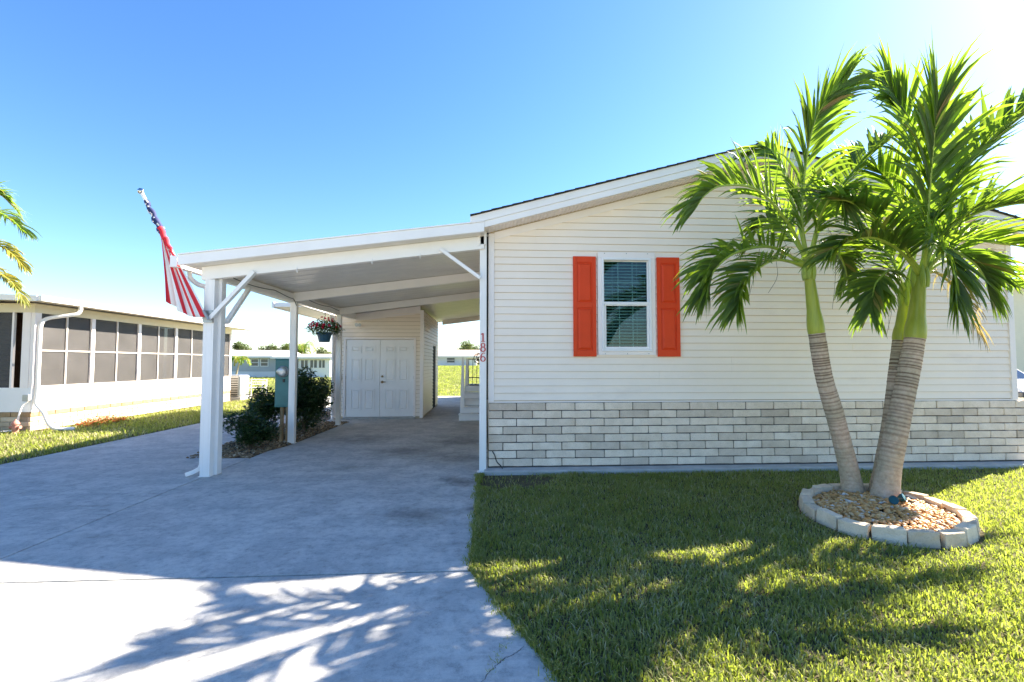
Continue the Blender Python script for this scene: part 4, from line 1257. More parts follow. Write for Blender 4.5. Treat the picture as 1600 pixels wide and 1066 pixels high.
def shrub(name, label, cx, cy, rx, ry, h, nleaf, size, seed, group=None, lobes=7, base=.05):
    r = random.Random(seed)
    t = thing(name, label, 'shrub', (cx, cy, 0), group)
    st = MB()
    cents = []
    for k in range(lobes):
        a = 6.283 * k / lobes + r.uniform(-.4, .4); q = r.uniform(.25, .72)
        z = h * r.uniform(.35, .80)
        c = Vector((cx + rx * q * math.cos(a), cy + ry * q * math.sin(a), z)); cents.append((c, r.uniform(.28, .46)))
    cents.append((Vector((cx, cy, h * .72)), .42)); cents.append((Vector((cx, cy, h * .4)), .5))
    fol = MB()
    tips = []
    for c, q in cents:
        st.tube(catmull([(cx + r.uniform(-.06, .06), cy + r.uniform(-.06, .06), -.02), (cx + (c.x - cx) * .35, cy + (c.y - cy) * .35, c.z * .45), c], 8), [.016, .014, .012, .011, .01, .008, .007, .006], 6)
        for _ in range(5):
            dr = Vector((r.gauss(0, 1), r.gauss(0, 1), r.gauss(.3, .8))).normalized()
            e = c + Vector((dr.x * rx * q, dr.y * ry * q, dr.z * h * q * .6)); e.z = max(base, e.z)
            st.tube([c, c.lerp(e, .5) + Vector((0, 0, .02)), e], [.006, .005, .003], 5)
    per = nleaf // len(cents)
    pts = []
    for c, q in cents:
        for _ in range(per):
            dr = Vector((r.gauss(0, 1), r.gauss(0, 1), r.gauss(0, 1))).normalized() * (r.random() ** .45)
            e = c + Vector((dr.x * rx * q, dr.y * ry * q, dr.z * h * q * .75))
            if e.z > base and r.random() < .98: pts.append(e)
    leaf_cloud(fol, pts, size, r)
    sub(st, 'stems', 'bark', t, smooth=True)
    o = sub(fol, 'foliage', 'shrub_leaf', t, rnd=True); tag(o, kind='stuff')
    return t
shrub('shrub', 'tall rounded dark green shrub between the slim post and the shed', -3.98, 10.7, .72, .95, 1.36, 9500, .085, 31, 'shrubs in the carport bed', 10)
shrub('shrub', 'low leafy shrub nearest the front carport post', -4.08, 8.55, .52, .52, .62, 3800, .075, 32, 'shrubs in the carport bed', 7, .02)
shrub('shrub', 'medium dark shrub just left of the teal meter box', -4.25, 9.55, .50, .60, 1.0, 4400, .08, 33, 'shrubs in the carport bed', 7, .1)

ICO_V = None
def pebbles(name, pts, z, size, mat, label, seed, cat='gravel', subdiv=1, flat=.62):
    r = np.random.default_rng(seed)
    bm = bmesh.new(); bmesh.ops.create_icosphere(bm, subdivisions=subdiv, radius=1)
    bv = np.array([v.co[:] for v in bm.verts]); bf = np.array([[v.index for v in f.verts] for f in bm.faces]); bm.free()
    n = len(pts); k = len(bv)
    s = size * r.uniform(.55, 1.45, (n, 1)) * np.stack([r.uniform(.8, 1.35, n), r.uniform(.7, 1.1, n), np.full(n, flat) * r.uniform(.7, 1.2, n)], 1)
    V = bv[None] * s[:, None, :] * r.uniform(.86, 1.12, (n, k, 1))
    a = r.uniform(0, 6.283, n); ti = r.normal(0, .35, n)
    ct, stt = np.cos(ti), np.sin(ti)
    y, zz = V[..., 1].copy(), V[..., 2].copy()
    V[..., 1] = y * ct[:, None] - zz * stt[:, None]; V[..., 2] = y * stt[:, None] + zz * ct[:, None]
    c, s_ = np.cos(a), np.sin(a)
    x, y = V[..., 0].copy(), V[..., 1].copy()
    V[..., 0] = x * c[:, None] - y * s_[:, None]; V[..., 1] = x * s_[:, None] + y * c[:, None]
    P = np.concatenate([pts, (z + r.uniform(-.25, .75, (n, 1)) * size)], 1) if np.isscalar(z) else np.concatenate([pts, z[:, None] + r.uniform(-.25, .75, (n, 1)) * size], 1)
    V = V + P[:, None, :]
    F = (bf[None] + (np.arange(n) * k)[:, None, None]).reshape(-1, 3)
    me = bpy.data.meshes.new(name)
    me.from_pydata(V.reshape(-1, 3).tolist(), [], F.tolist())
    at = me.attributes.new('rnd', 'FLOAT', 'POINT'); at.data.foreach_set('value', np.repeat(np.clip(r.normal(.5, .26, n), 0, 1), k).astype(np.float32))
    me.polygons.foreach_set('use_smooth', [True] * len(me.polygons))
    me.materials.append(MATS[mat])
    o = bpy.data.objects.new(name, me); COL.objects.link(o)
    tag(o, label, cat, kind='stuff')
    return o

def carport_bed():
    poly = [(-4.70, 7.78), (-3.72, 7.78), (-3.72, 8.25), (-3.58, 8.88), (-3.50, 11.2), (-3.46, 12.0), (-3.46, 12.37), (-4.12, 12.37), (-4.9, 12.3), (-4.78, 8.3)]
    o = MB().prism([(x, y, -.10) for x, y in poly], (0, 0, .085)).build('bed_soil', 'dirt'); tag(o, kind='structure')
    P = []
    r = np.random.default_rng(3)
    def inside(x, y):
        c = False
        for i in range(len(poly)):
            (xa, ya), (xb, yb) = poly[i], poly[i - 1]
            if (ya > y) != (yb > y) and x < (xb - xa) * (y - ya) / (yb - ya) + xa: c = not c
        return c
    while len(P) < 3600:
        x, y = r.uniform(-4.9, -3.4), r.uniform(7.75, 12.4)
        if inside(x, y): P.append((x, y))
    pebbles('bed_stones', np.array(P), -.006, .021, 'mulch_stone', 'brown stones and chips covering the bed beneath the shrubs', 9)
carport_bed()

# ------------------------------------------------------------------ meter box, hanging basket
def make_meter():
    t = thing('meter_box', 'teal electric meter cabinet on brown conduits beside the slim post', 'meter box', (-3.76, 9.24, 0))
    x0, x1, y0, y1, z0, z1 = -3.95, -3.60, 9.16, 9.34, .66, 1.555
    b = sub(MB().box(x0, x1, y0, y1, z0, z1), 'cabinet', 'teal_box', t, bevel=.010)
    sub(MB().box(x0 - .008, x1 + .008, y0 - .012, y1 + .01, z1 + .0005, z1 + .018), 'cap', 'teal_box', b, bevel=.004)
    sub(MB().box(x0 + .018, x1 - .018, y0 - .010, y0 - .001, z0 + .03, 1.175), 'lower_door', 'teal_box', b, bevel=.004)
    sub(MB().box(x0 + .018, x1 - .018, y0 - .010, y0 - .001, 1.19, z1 - .02), 'upper_door', 'teal_box', b, bevel=.004)
    sub(MB().box(-3.80, -3.765, y0 - .03, y0 - .011, 1.13, 1.19), 'latch', 'dark_metal', b, bevel=.004)
    c = (-3.80, y0 - .011, 1.33)
    me = sub(MB().lathe([(.105, 0), (.105, .02), (.092, .03), (.088, .034)], c, 24, 'Y'), 'meter_ring', 'grey_metal', t, smooth=True)
    sub(MB().lathe([(.08, .03), (.08, .06), (.07, .066)], c, 24, 'Y'), 'meter_dial', 'white_paint', me, smooth=True)
    sub(MB().lathe([(.084, .035), (.084, .10), (.076, .118), (.05, .126), (.01, .128)], c, 24, 'Y'), 'meter_dome', 'meter_glass', me, smooth=True)
    for x, rr_, yy in ((-3.73, .038, 9.24), (-3.655, .03, 9.26), (-3.86, .035, 9.29)):
        sub(MB().tube([(x, yy, -.02), (x, yy, z0 + .01)], rr_, 12), 'conduit', 'conduit', t, smooth=True)
        sub(MB().tube([(x, yy, z0 - .06), (x, yy, z0 - .01)], rr_ + .008, 12), 'coupling', 'conduit', t, smooth=True)
make_meter()

def make_basket():
    cx, cy = -3.72, 11.15
    t = thing('hanging_basket', 'hanging basket of pink and red flowers in a blue pot', 'hanging basket', (cx, cy, 1.97))
    sub(MB().lathe([(.115, 0), (.12, .01), (.165, .19), (.18, .20), (.18, .225), (.165, .225), (.16, .20), (.11, .19)], (cx, cy, 1.97), 24), 'pot', 'pot_blue', t, smooth=True)
    m = MB()
    for k in range(3):
        a = 2.09 * k
        m.tube([(cx + .17 * math.cos(a), cy + .17 * math.sin(a), 2.185), (cx, cy, 2.56)], .004, 5)
    m.tube(catmull([(cx, cy, 2.55), (cx + .02, cy, 2.60), (cx, cy, 2.63), (cx - .015, cy, 2.61)], 10), .006, 5)
    sub(m, 'hanger', 'dark_metal', t)
    # arm from the beam
    sub(MB().tube([(cx, cy, 2.625), (BX(11.2), 11.15, 2.66)], .008, 6), 'hook_arm', 'dark_metal', t)
    r = random.Random(12)
    pts = []
    for _ in range(2100):
        d = Vector((r.gauss(0, 1), r.gauss(0, 1), r.gauss(0, .8))).normalized() * (r.random() ** .4)
        z = 2.32 + d.z * .20
        fl = 1.15 if z < 2.3 else 1.0
        p = Vector((cx + d.x * .37 * fl, cy + d.y * .35 * fl, z - .02))
        if (p.x - cx) ** 2 + (p.y - cy) ** 2 < .17 ** 2 and z < 2.2: continue
        pts.append(p)
    f = MB(); leaf_cloud(f, pts, .05, r, aspect=.6)
    for _ in range(26):        # trailing stems
        a = r.uniform(0, 6.283); q = r.uniform(.22, .36)
        for s in range(9):
            leaf_cloud(f, [(cx + q * math.cos(a) + r.uniform(-.02, .02), cy + q * math.sin(a), 2.26 - s * .022 * r.uniform(.6, 1.2))], .04, r)
    o = sub(f, 'foliage', 'basket_leaf', t, rnd=True); tag(o, kind='stuff')
    for _ in range(24):
        a = r.uniform(0, 6.283); el = r.uniform(-.25, 1.3)
        if r.random() < .6: a = r.uniform(-2.2, .3)
        p = Vector((cx + .36 * math.cos(a) * math.cos(el), cy + .34 * math.sin(a) * math.cos(el), 2.33 + .21 * math.sin(el)))
        n = (p - Vector((cx, cy, 2.28))).normalized(); u = n.orthogonal().normalized(); v = n.cross(u)
        m = MB(); rv = r.random()
        for k in range(6):
            b = 1.047 * k + r.uniform(-.1, .1); s = r.uniform(.028, .042)
            e = (u * math.cos(b) + v * math.sin(b)); w = n.cross(e)
            m.add([p, p + e * s * .6 + w * s * .42 + n * .012, p + e * s + n * .004, p + e * s * .6 - w * s * .42 + n * .012], [(0, 1, 2), (0, 2, 3)], rv)
        for k in range(4):
            b = r.uniform(0, 6.28); e = (u * math.cos(b) + v * math.sin(b)); w = n.cross(e); s = .02
            m.add([p + n * .008, p + e * s + w * s * .5 + n * .022, p + e * s - w * s * .5 + n * .022], [(0, 1, 2)], rv)
        sub(m, 'flower', 'petal', t, rnd=True)
make_basket()
FRONDS_A = [
    ([(3.66, 5.15, 2.65), (3.57, 5.1, 3.18), (3.56, 4.95, 3.88), (3.65, 4.85, 4.28), (3.9, 4.8, 4.55)], (0.25, -0.9, 0.1), 1.05, 14),
    ([(3.65, 5.15, 2.65), (3.38, 5.05, 3.05), (2.94, 4.9, 3.37), (2.51, 4.8, 3.37), (2.29, 4.75, 3.25), (2.16, 4.72, 3.08)], (-0.6, 0.1, 0.8), 0.85, 50),
    ([(3.61, 5.15, 2.62), (3.14, 5.0, 2.77), (2.64, 4.8, 2.66), (2.37, 4.7, 2.48), (2.28, 4.65, 2.35), (2.25, 4.62, 2.24)], (-0.75, -0.15, 0.65), 0.85, 45),
    ([(3.6, 5.15, 2.61), (3.19, 4.95, 2.62), (2.88, 4.75, 2.51), (2.61, 4.6, 2.31), (2.5, 4.5, 2.16), (2.45, 4.45, 2.04)], (-0.7, -0.35, 0.6), 0.8, 35),
    ([(3.69, 5.15, 2.66), (3.9, 5.2, 2.77), (4.13, 5.3, 2.78), (4.3, 5.4, 2.64), (4.38, 5.45, 2.4)], (0.6, 0, 0.8), 0.6, 30),
    ([(3.69, 5.15, 2.68), (3.9, 5.2, 3.19), (4.25, 5.3, 3.64), (4.69, 5.4, 4.04), (5.05, 5.45, 4.31), (5.3, 5.5, 4.39)], (-0.5, -0.35, 0.8), 0.95, 35),
    ([(3.66, 5.15, 2.68), (3.65, 5.35, 3.37), (3.68, 5.6, 3.93), (3.7, 5.9, 4.31), (3.6, 6.1, 4.33)], (-0.4, 0.3, 0.8), 0.75, 25),
    ([(3.65, 5.15, 2.68), (3.61, 5.4, 3.04), (3.61, 5.7, 3.29), (3.6, 5.95, 3.3), (3.54, 6.1, 3.1)], (-0.5, 0.2, 0.8), 0.7, 30),
    ([(3.68, 5.15, 2.68), (3.7, 5.0, 3.08), (3.64, 4.75, 3.24), (3.54, 4.5, 3.21), (3.53, 4.4, 2.99)], (0.1, -0.5, 0.85), 0.7, 20),
]
FRONDS_B = [
    ([(4.78, 4.9, 2.49), (4.81, 4.85, 3.01), (4.78, 4.75, 3.54), (4.74, 4.65, 3.95), (4.73, 4.6, 4.22)], (0.05, -1, 0.1), 1.4, 12),
    ([(4.79, 4.9, 2.49), (4.91, 4.85, 3.05), (5.2, 4.8, 3.57), (5.57, 4.75, 3.97), (5.98, 4.7, 4.33), (6.51, 4.7, 4.56)], (-0.55, -0.3, 0.8), 1.15, 40),
    ([(4.79, 4.9, 2.52), (4.91, 4.8, 2.87), (5.2, 4.75, 3.07), (5.51, 4.7, 3.17), (5.85, 4.65, 3.19), (6.29, 4.6, 3.07)], (-0.1, -0.3, 0.9), 0.95, 45),
    ([(4.81, 4.9, 2.49), (4.98, 4.85, 2.77), (5.3, 4.85, 2.84), (5.63, 4.85, 2.81), (6.07, 4.9, 2.76), (6.65, 4.95, 2.52)], (0.1, -0.2, 0.9), 0.9, 40),
    ([(4.81, 4.9, 2.48), (5.18, 5.0, 2.64), (5.63, 5.1, 2.56), (6.08, 5.2, 2.45), (6.49, 5.25, 2.34), (6.93, 5.3, 2.09)], (0.3, 0, 0.9), 0.75, 35),
    ([(4.79, 4.9, 2.49), (4.68, 4.7, 2.8), (4.56, 4.45, 2.64), (4.5, 4.3, 2.43), (4.47, 4.25, 2.24), (4.45, 4.22, 2.05)], (0.35, -0.8, 0.4), 0.85, 12),
    ([(4.81, 4.9, 2.49), (4.93, 4.75, 2.69), (5.01, 4.6, 2.57), (5.1, 4.55, 2.4), (5.1, 4.5, 2.18)], (0.6, -0.3, 0.6), 0.8, 25),
    ([(4.76, 4.9, 2.49), (4.38, 4.7, 2.74), (3.92, 4.5, 2.95), (3.54, 4.35, 3.06), (3.3, 4.3, 3.06)], (-0.3, -0.4, 0.85), 0.9, 25),
    ([(4.75, 4.9, 2.47), (4.39, 4.75, 2.69), (3.98, 4.6, 2.78), (3.62, 4.5, 2.71), (3.4, 4.45, 2.56)], (-0.4, -0.3, 0.85), 0.85, 30),
]
FRONDS_C = [
    ([(4.78, 5.1, 2.31), (5.0, 5.1, 3.24), (4.87, 5.05, 4.15), (4.68, 5.0, 4.45), (4.53, 5.0, 4.64)], (-0.1, -0.9, 0.2), 1.1, 15),
    ([(4.76, 5.1, 2.31), (4.49, 4.95, 2.52), (4.22, 4.85, 2.37), (4.12, 4.8, 2.21), (4.07, 4.78, 2.06)], (-0.55, -0.6, 0.4), 0.72, 12),
    ([(4.78, 5.1, 2.31), (5.1, 5.3, 3.0), (5.07, 5.5, 3.61), (4.96, 5.7, 4.0), (4.79, 5.8, 4.04)], (-0.3, 0.2, 0.9), 0.9, 25),
    ([(4.76, 5.1, 2.31), (4.78, 5.3, 2.76), (4.71, 5.5, 2.93), (4.63, 5.65, 2.8), (4.55, 5.7, 2.52)], (-0.4, 0.2, 0.9), 0.75, 25),
]
FRONDS_D = [
    ([(-10.03, 9.2, 3.46), (-9.57, 9.1, 4.03), (-8.98, 9.0, 4.22), (-8.63, 8.95, 4.1), (-8.29, 8.9, 3.85)], (0.2, 0, 1), 0.9, 25),
    ([(-10.03, 9.2, 3.43), (-9.34, 9.0, 3.75), (-8.7, 8.85, 3.6), (-8.37, 8.8, 3.41), (-8.13, 8.78, 3.16)], (0.4, -0.2, 0.8), 0.6, 25),
    ([(-10.03, 9.2, 3.4), (-9.27, 9.0, 3.42), (-8.57, 8.8, 3.07), (-8.23, 8.7, 2.85), (-8.03, 8.68, 2.55)], (0.4, -0.2, 0.8), 0.5, 20),
    ([(-10.03, 9.2, 3.48), (-10.01, 9.4, 4.36), (-9.78, 9.6, 4.8), (-9.62, 9.8, 4.82), (-9.44, 9.9, 4.59)], (0.2, 0.1, 1), 0.8, 25),
    ([(-10.03, 9.2, 3.46), (-10.36, 9.2, 4.41), (-10.82, 9.2, 4.76), (-11.34, 9.2, 4.27)], (-0.2, 0, 1), 0.9, 25),
    ([(-10.03, 9.2, 3.46), (-10.43, 9.1, 3.78), (-10.96, 9.1, 3.54), (-11.23, 9.1, 2.72)], (-0.3, 0, 1), 0.8, 25),
    ([(-10.03, 9.2, 3.46), (-10.14, 9.3, 4.57), (-9.96, 9.3, 5.42), (-9.62, 9.4, 5.79)], (0.2, -0.6, 0.5), 0.9, 15),
]
# ------------------------------------------------------------------ palms
def frond(parent, pts, hint, lscale, lift, seed, leafmat='palm_leaf', rach='rachis', nl=52, lw=.053, droop=.6, llen=.66, r0=.017, start=.15, curl=1.0):
    """one feather frond: a tapering midrib and two ranks of folded leaflets"""
    r = random.Random(seed)
    C = catmull(pts, 40)
    m = MB()
    rads = [r0 * (1 - i / 39) ** .8 + .0028 for i in range(40)]
    rads[0] *= 1.9; rads[1] *= 1.6; rads[2] *= 1.3
    m.tube(C, rads, 7)
    f = sub(m, 'frond', rach, parent, smooth=True)
    H = Vector(hint).normalized()
    lf = MB()
    total = sum((C[i + 1] - C[i]).length for i in range(39))
    for side in (-1, 1):
        for k in range(nl):
            t = start + (1 - start) * ((k + r.uniform(-.25, .25)) / (nl - 1))
            t = min(.995, max(start, t)); q = t * 39; i = min(int(q), 38)
            p = C[i].lerp(C[i + 1], q - i)
            T = (C[min(i + 1, 39)] - C[max(i - 1, 0)]).normalized()
            Nn = (H - T * H.dot(T)).normalized(); S = T.cross(Nn) * side
            u = (t - start) / (1 - start)
            prof = (.45 + .55 * math.sin(math.pi * min(1, u * 1.15 + .12))) if u < .75 else (1.0 - (u - .75) * 1.9)
            L = llen * lscale * prof * r.uniform(.86, 1.12)
            fwd = R(52 - 34 * u + r.uniform(-9, 9)); lv = R(lift + r.uniform(-16, 16))
            if r.random() < .04: continue
            d = (T * math.cos(fwd) + (S * math.cos(lv) + Nn * math.sin(lv)) * math.sin(fwd)).normalized()
            nrm = (Nn * math.cos(lv) - S * math.sin(lv)); nrm = (nrm - d * nrm.dot(d)).normalized()
            w = lw * lscale ** .5 * (.65 + .35 * math.sin(math.pi * u)) * r.uniform(.8, 1.15)
            dr = droop * r.uniform(.3, 1.5) * curl
            tone = r.random() ** 1.2 * .9
            if r.random() < .03: tone = r.uniform(.95, 1)
            nseg = 5; base = len(lf.v)
            pos = p.copy(); dd = d.copy(); nn = nrm.copy()
            wp = (.45, .95, 1.0, .78, .42, .03)
            tw = r.uniform(-.35, .35)
            for s in range(nseg + 1):
                sd_ = dd.cross(nn).normalized()
                ww = w * wp[s] * .5
                fold = .42
                lf.v += [tuple(pos + sd_ * ww + nn * ww * fold), tuple(pos), tuple(pos - sd_ * ww + nn * ww * fold)]
                e = tone if s < nseg else min(1, tone + (.6 if r.random() < .35 else 0))
                lf.r += [e, e, e]
                if s < nseg:
                    pos = pos + dd * (L / nseg)
                    dd = (dd + Vector((0, 0, -1)) * dr * .16 * (s + .4)).normalized()
                    nn = (nn + sd_ * tw * .3); nn = (nn - dd * nn.dot(dd)).normalized()
            for s in range(nseg):
                a = base + s * 3
                lf.f += [(a, a + 1, a + 4, a + 3), (a + 1, a + 2, a + 5, a + 4)]; lf.m += [0, 0]
    o = sub(lf, 'leaflets', leafmat, f, rnd=True)
    o.data.polygons.foreach_set('use_smooth', [True] * len(o.data.polygons))
    tag(o, kind='stuff')
    return f

def palm_trunk(parent, pts, r0, r1, ringz, seed, flare=1.5):
    r = random.Random(seed)
    n = 150
    C = catmull(pts, n); rad = []; tone = []
    spacing = .040
    dist = 0.0; ph = 0.0
    for i in range(n):
        t = i / (n - 1)
        if i: dist += (C[i] - C[i - 1]).length
        base = r1 + (r0 - r1) * (1 - t) ** 1.3
        base *= 1 + (flare - 1) * max(0, 1 - t * 4.2) ** 2
        sp = (.055 - .024 * t) * (1 + .35 * math.sin(i * .37 + seed) * math.sin(i * .11))
        ph += ((C[i] - C[i - 1]).length if i else 0) / sp
        k = (ph % 1.0)
        amt = max(.12, min(1, (t - .15) * 1.7))
        ring = 1.0 if k < .34 else 0.0
        rad.append(base * (1 + .030 * amt * (1 - k) + .018 * math.sin(i * .13 + seed)) + r.uniform(-.0012, .0012)); tone.append(ring * amt * r.uniform(.55, 1.0))
    m = MB().tube(C, rad, 22, rnds=tone)
    return sub(m, 'trunk', 'palm_trunk', parent, smooth=True, rnd=True, angle=80)

def crownshaft(parent, a, b, r0, r1):
    a, b = Vector(a), Vector(b); n = 24; pts = []; rad = []
    for i in range(n):
        t = i / (n - 1); pts.append(a.lerp(b, t))
        rad.append((r0 + (r1 - r0) * t ** .8) * (1 + .10 * math.sin(min(1, t * 3) * math.pi) ) )
    rad[0] *= .96
    return sub(MB().tube(pts, rad, 20), 'crownshaft', 'crownshaft', parent, smooth=True)

def palm(name, label, group, trunk, cs, r0, r1, table, seed, **kw):
    t = thing(name, label, 'palm tree', (trunk[0][0], trunk[0][1], 0), group)
    palm_trunk(t, trunk, r0, r1, 0, seed)
    crownshaft(t, Vector(trunk[-1]) - Vector((0, 0, .01)), cs, r1 * 1.06, r1 * .58)
    c = Vector(cs)
    # torn sheath at the neck
    rr = random.Random(seed)
    for k in range(6):
        a = 1.05 * k + rr.uniform(-.3, .3); q = r1 * .60
        sh = MB().tube(catmull([c + Vector((q * math.cos(a), q * math.sin(a), -.12)), c + Vector((q * 1.08 * math.cos(a), q * 1.08 * math.sin(a), .02)), c + Vector((q * .9 * math.cos(a), q * .9 * math.sin(a), .14))], 8), [.020, .026, .028, .026, .022, .018, .013, .006], 8)
        sub(sh, 'leaf_sheath', 'rachis', t, smooth=True)
    for i, (pts, hint, ls, lift) in enumerate(table):
        frond(t, pts, hint, ls, lift, seed * 100 + i, **kw)
    # dry threads that hang from the crown
    for k in range(7):
        f = table[k % len(table)][0]; p = Vector(f[2]).lerp(Vector(f[1]), rr.random())
        l = rr.uniform(.25, .7)
        sub(MB().tube(catmull([p, p + Vector((rr.uniform(-.05, .05), rr.uniform(-.05, .05), -l * .5)), p + Vector((rr.uniform(-.1, .1), rr.uniform(-.1, .1), -l))], 8), .0022, 4), 'dry_thread', 'bark', t)
    return t
palm('palm_tree', 'left palm of the ringed bed, slim trunk leaning left', 'palms in the round bed',
     [(4.13, 5.15, -.05), (4.06, 5.15, .35), (3.93, 5.15, .90), (3.81, 5.15, 1.35), (3.74, 5.15, 1.84)], (3.665, 5.15, 2.56), .100, .082, FRONDS_A, 41)
pb = palm('palm_tree', 'right front palm of the ringed bed with the thickest trunk', 'palms in the round bed',
     [(4.25, 4.90, -.05), (4.31, 4.90, .30), (4.41, 4.90, .72), (4.57, 4.90, 1.34), (4.67, 4.90, 1.77)], (4.755, 4.90, 2.44), .120, .094, FRONDS_B, 42)
palm('palm_tree', 'rear palm half hidden behind the thick trunked palm', 'palms in the round bed',
     [(4.40, 5.12, -.05), (4.46, 5.12, .35), (4.54, 5.12, .70), (4.65, 5.12, 1.33), (4.715, 5.12, 1.76)], (4.775, 5.11, 2.26), .100, .082, FRONDS_C, 43)

dead = frond(pb, [(4.80, 4.9, 2.46), (5.10, 5.05, 2.52), (5.42, 5.15, 2.36), (5.64, 5.20, 2.08), (5.74, 5.20, 1.83)], (.5, -.3, .6), .62, 15, 4711, leafmat='dry_leaf', rach='rachis_yellow', nl=30, lw=.024, droop=1.7)
dead['label'] = 'dry brown drooping frond'

dp = thing('palm_tree', 'feathery palm with yellowing fronds entering at the left edge', 'palm tree', (-10.3, 9.2, 0))
palm_trunk(dp, [(-10.45, 9.2, -.05), (-10.42, 9.2, 1.0), (-10.36, 9.2, 2.2), (-10.4, 9.2, 3.55)], .16, .11, 0, 77)
for i, (pts, hint, ls, lift) in enumerate(FRONDS_D):
    yel = i in (1, 2)
    frond(dp, pts, hint, ls, lift, 900 + i, leafmat='yellow_leaf' if yel else 'palm_leaf', rach='rachis_yellow', nl=70, lw=.036, droop=1.2, llen=.58, start=.2)

# ------------------------------------------------------------------ round bed: edging, gravel, solar lamps
def make_bed():
    cx, cy = BED
    o = MB().prism([(*bed_pt(.82, .63, a), -.05) for a in np.linspace(0, 6.2832, 41)[:-1]], (0, 0, .09)).build('bed_earth', 'dirt'); tag(o, kind='structure')
    ring = thing('stone_edging', 'ring of pale cut stones round the palm bed', 'edging', (cx, cy, 0))
    rr = random.Random(5)
    n = 19
    # equal steps along the outline
    T = np.linspace(0, 6.2832, 721); Q = np.array([bed_pt(.82, .63, t) for t in T]); S = np.concatenate([[0], np.cumsum(np.hypot(*np.diff(Q, axis=0).T))])
    for k in range(n):
        t0 = float(np.interp(S[-1] * (k / n) + rr.uniform(-.012, .012), S, T)); t1 = float(np.interp(S[-1] * ((k + 1) / n) - .014 + rr.uniform(-.012, .004), S, T))
        di, do = -.055 + rr.uniform(-.010, .010), .06 + rr.uniform(-.012, .016); h = .105 + rr.uniform(-.014, .014)
        tilt = rr.uniform(-.012, .012)
        P = []
        for z, e in ((-.03, 0), (h, -.014)):
            for (q, an) in ((do + e, t0), (do + e, t1), (di, t1), (di, t0)):
                x, y = bed_pt(.82 + q, .63 + q, an)
                P.append((x, y, z + (tilt if an == t0 and z > 0 else 0)))
        bm = bmesh.new()
        vs = [bm.verts.new(Vector(p) - ring.location) for p in P]
        for f in ((3, 2, 1, 0), (4, 5, 6, 7), (0, 1, 5, 4), (1, 2, 6, 5), (2, 3, 7, 6), (3, 0, 4, 7)): bm.faces.new([vs[i] for i in f])
        bmesh.ops.recalc_face_normals(bm, faces=bm.faces)
        bmesh.ops.subdivide_edges(bm, edges=bm.edges, cuts=2, use_grid_fill=True)
        for v in bm.verts: v.co += Vector((rr.uniform(-1, 1), rr.uniform(-1, 1), rr.uniform(-1, 1))) * .0045
        me = bpy.data.meshes.new('edging_stone'); bm.to_mesh(me); bm.free(); me.materials.append(MATS['edging'])
        s = bpy.data.objects.new('edging_stone', me); COL.objects.link(s); s.parent = ring
        md = s.modifiers.new('bevel', 'BEVEL'); md.width = .010; md.segments = 2; md.limit_method = 'ANGLE'; md.angle_limit = R(35)
    r = np.random.default_rng(17)
    m = 2500
    q = np.sqrt(r.random(m)); a = r.uniform(0, 6.283, m)
    P = np.array([bed_pt(.78 * k, .59 * k, t) for k, t in zip(q, a)])
    z = .045 + .035 * (1 - q ** 2)
    pebbles('gravel', P, z, .020, 'pebble', 'tan and white river gravel inside the ringed palm bed', 18)
make_bed()
def solar_lamp(loc, rz, label, up):
    t = thing('solar_spotlight', label, 'garden light', loc, 'solar lights in the palm bed')
    t.scale = (.8, .8, .8)
    m = MB().lathe([(.012, 0), (.03, .004), (.046, .03), (.055, .065), (.052, .07), (.04, .06)], (0, 0, 0), 18)
    head = m.build('lamp_head', 'plastic_teal', t, smooth=True)
    head.rotation_euler = (R(62), 0, rz); head.location = (0, 0, .05)
    lens = MB().lathe([(.047, .058), (.047, .066), (.03, .069)], (0, 0, 0), 18).build('lens', 'plastic_teal', head, smooth=True)
    if up:
        p = MB().box(-.085, .085, -.055, .055, 0, .014).build('solar_panel', 'solar_black', t, bevel=.006)
        p.location = (.19, .03, .055); p.rotation_euler = (R(16), R(6), rz)
        MB().tube([(.03, 0, .045), (.11, .02, .05)], .010, 8).build('neck', 'dark_metal', t, smooth=True)
    MB().tube([(0, 0, .045), (.005, .01, -.03)], .010, 8).build('stake', 'dark_metal', t, smooth=True)
    return t
solar_lamp((4.06, 4.585, .075), R(-20), 'dark teal lamp head on the gravel in front of the thick palm trunk', False)
solar_lamp((4.20, 4.66, .075), R(35), 'black solar panel light lying on the gravel right of the trunk', True)

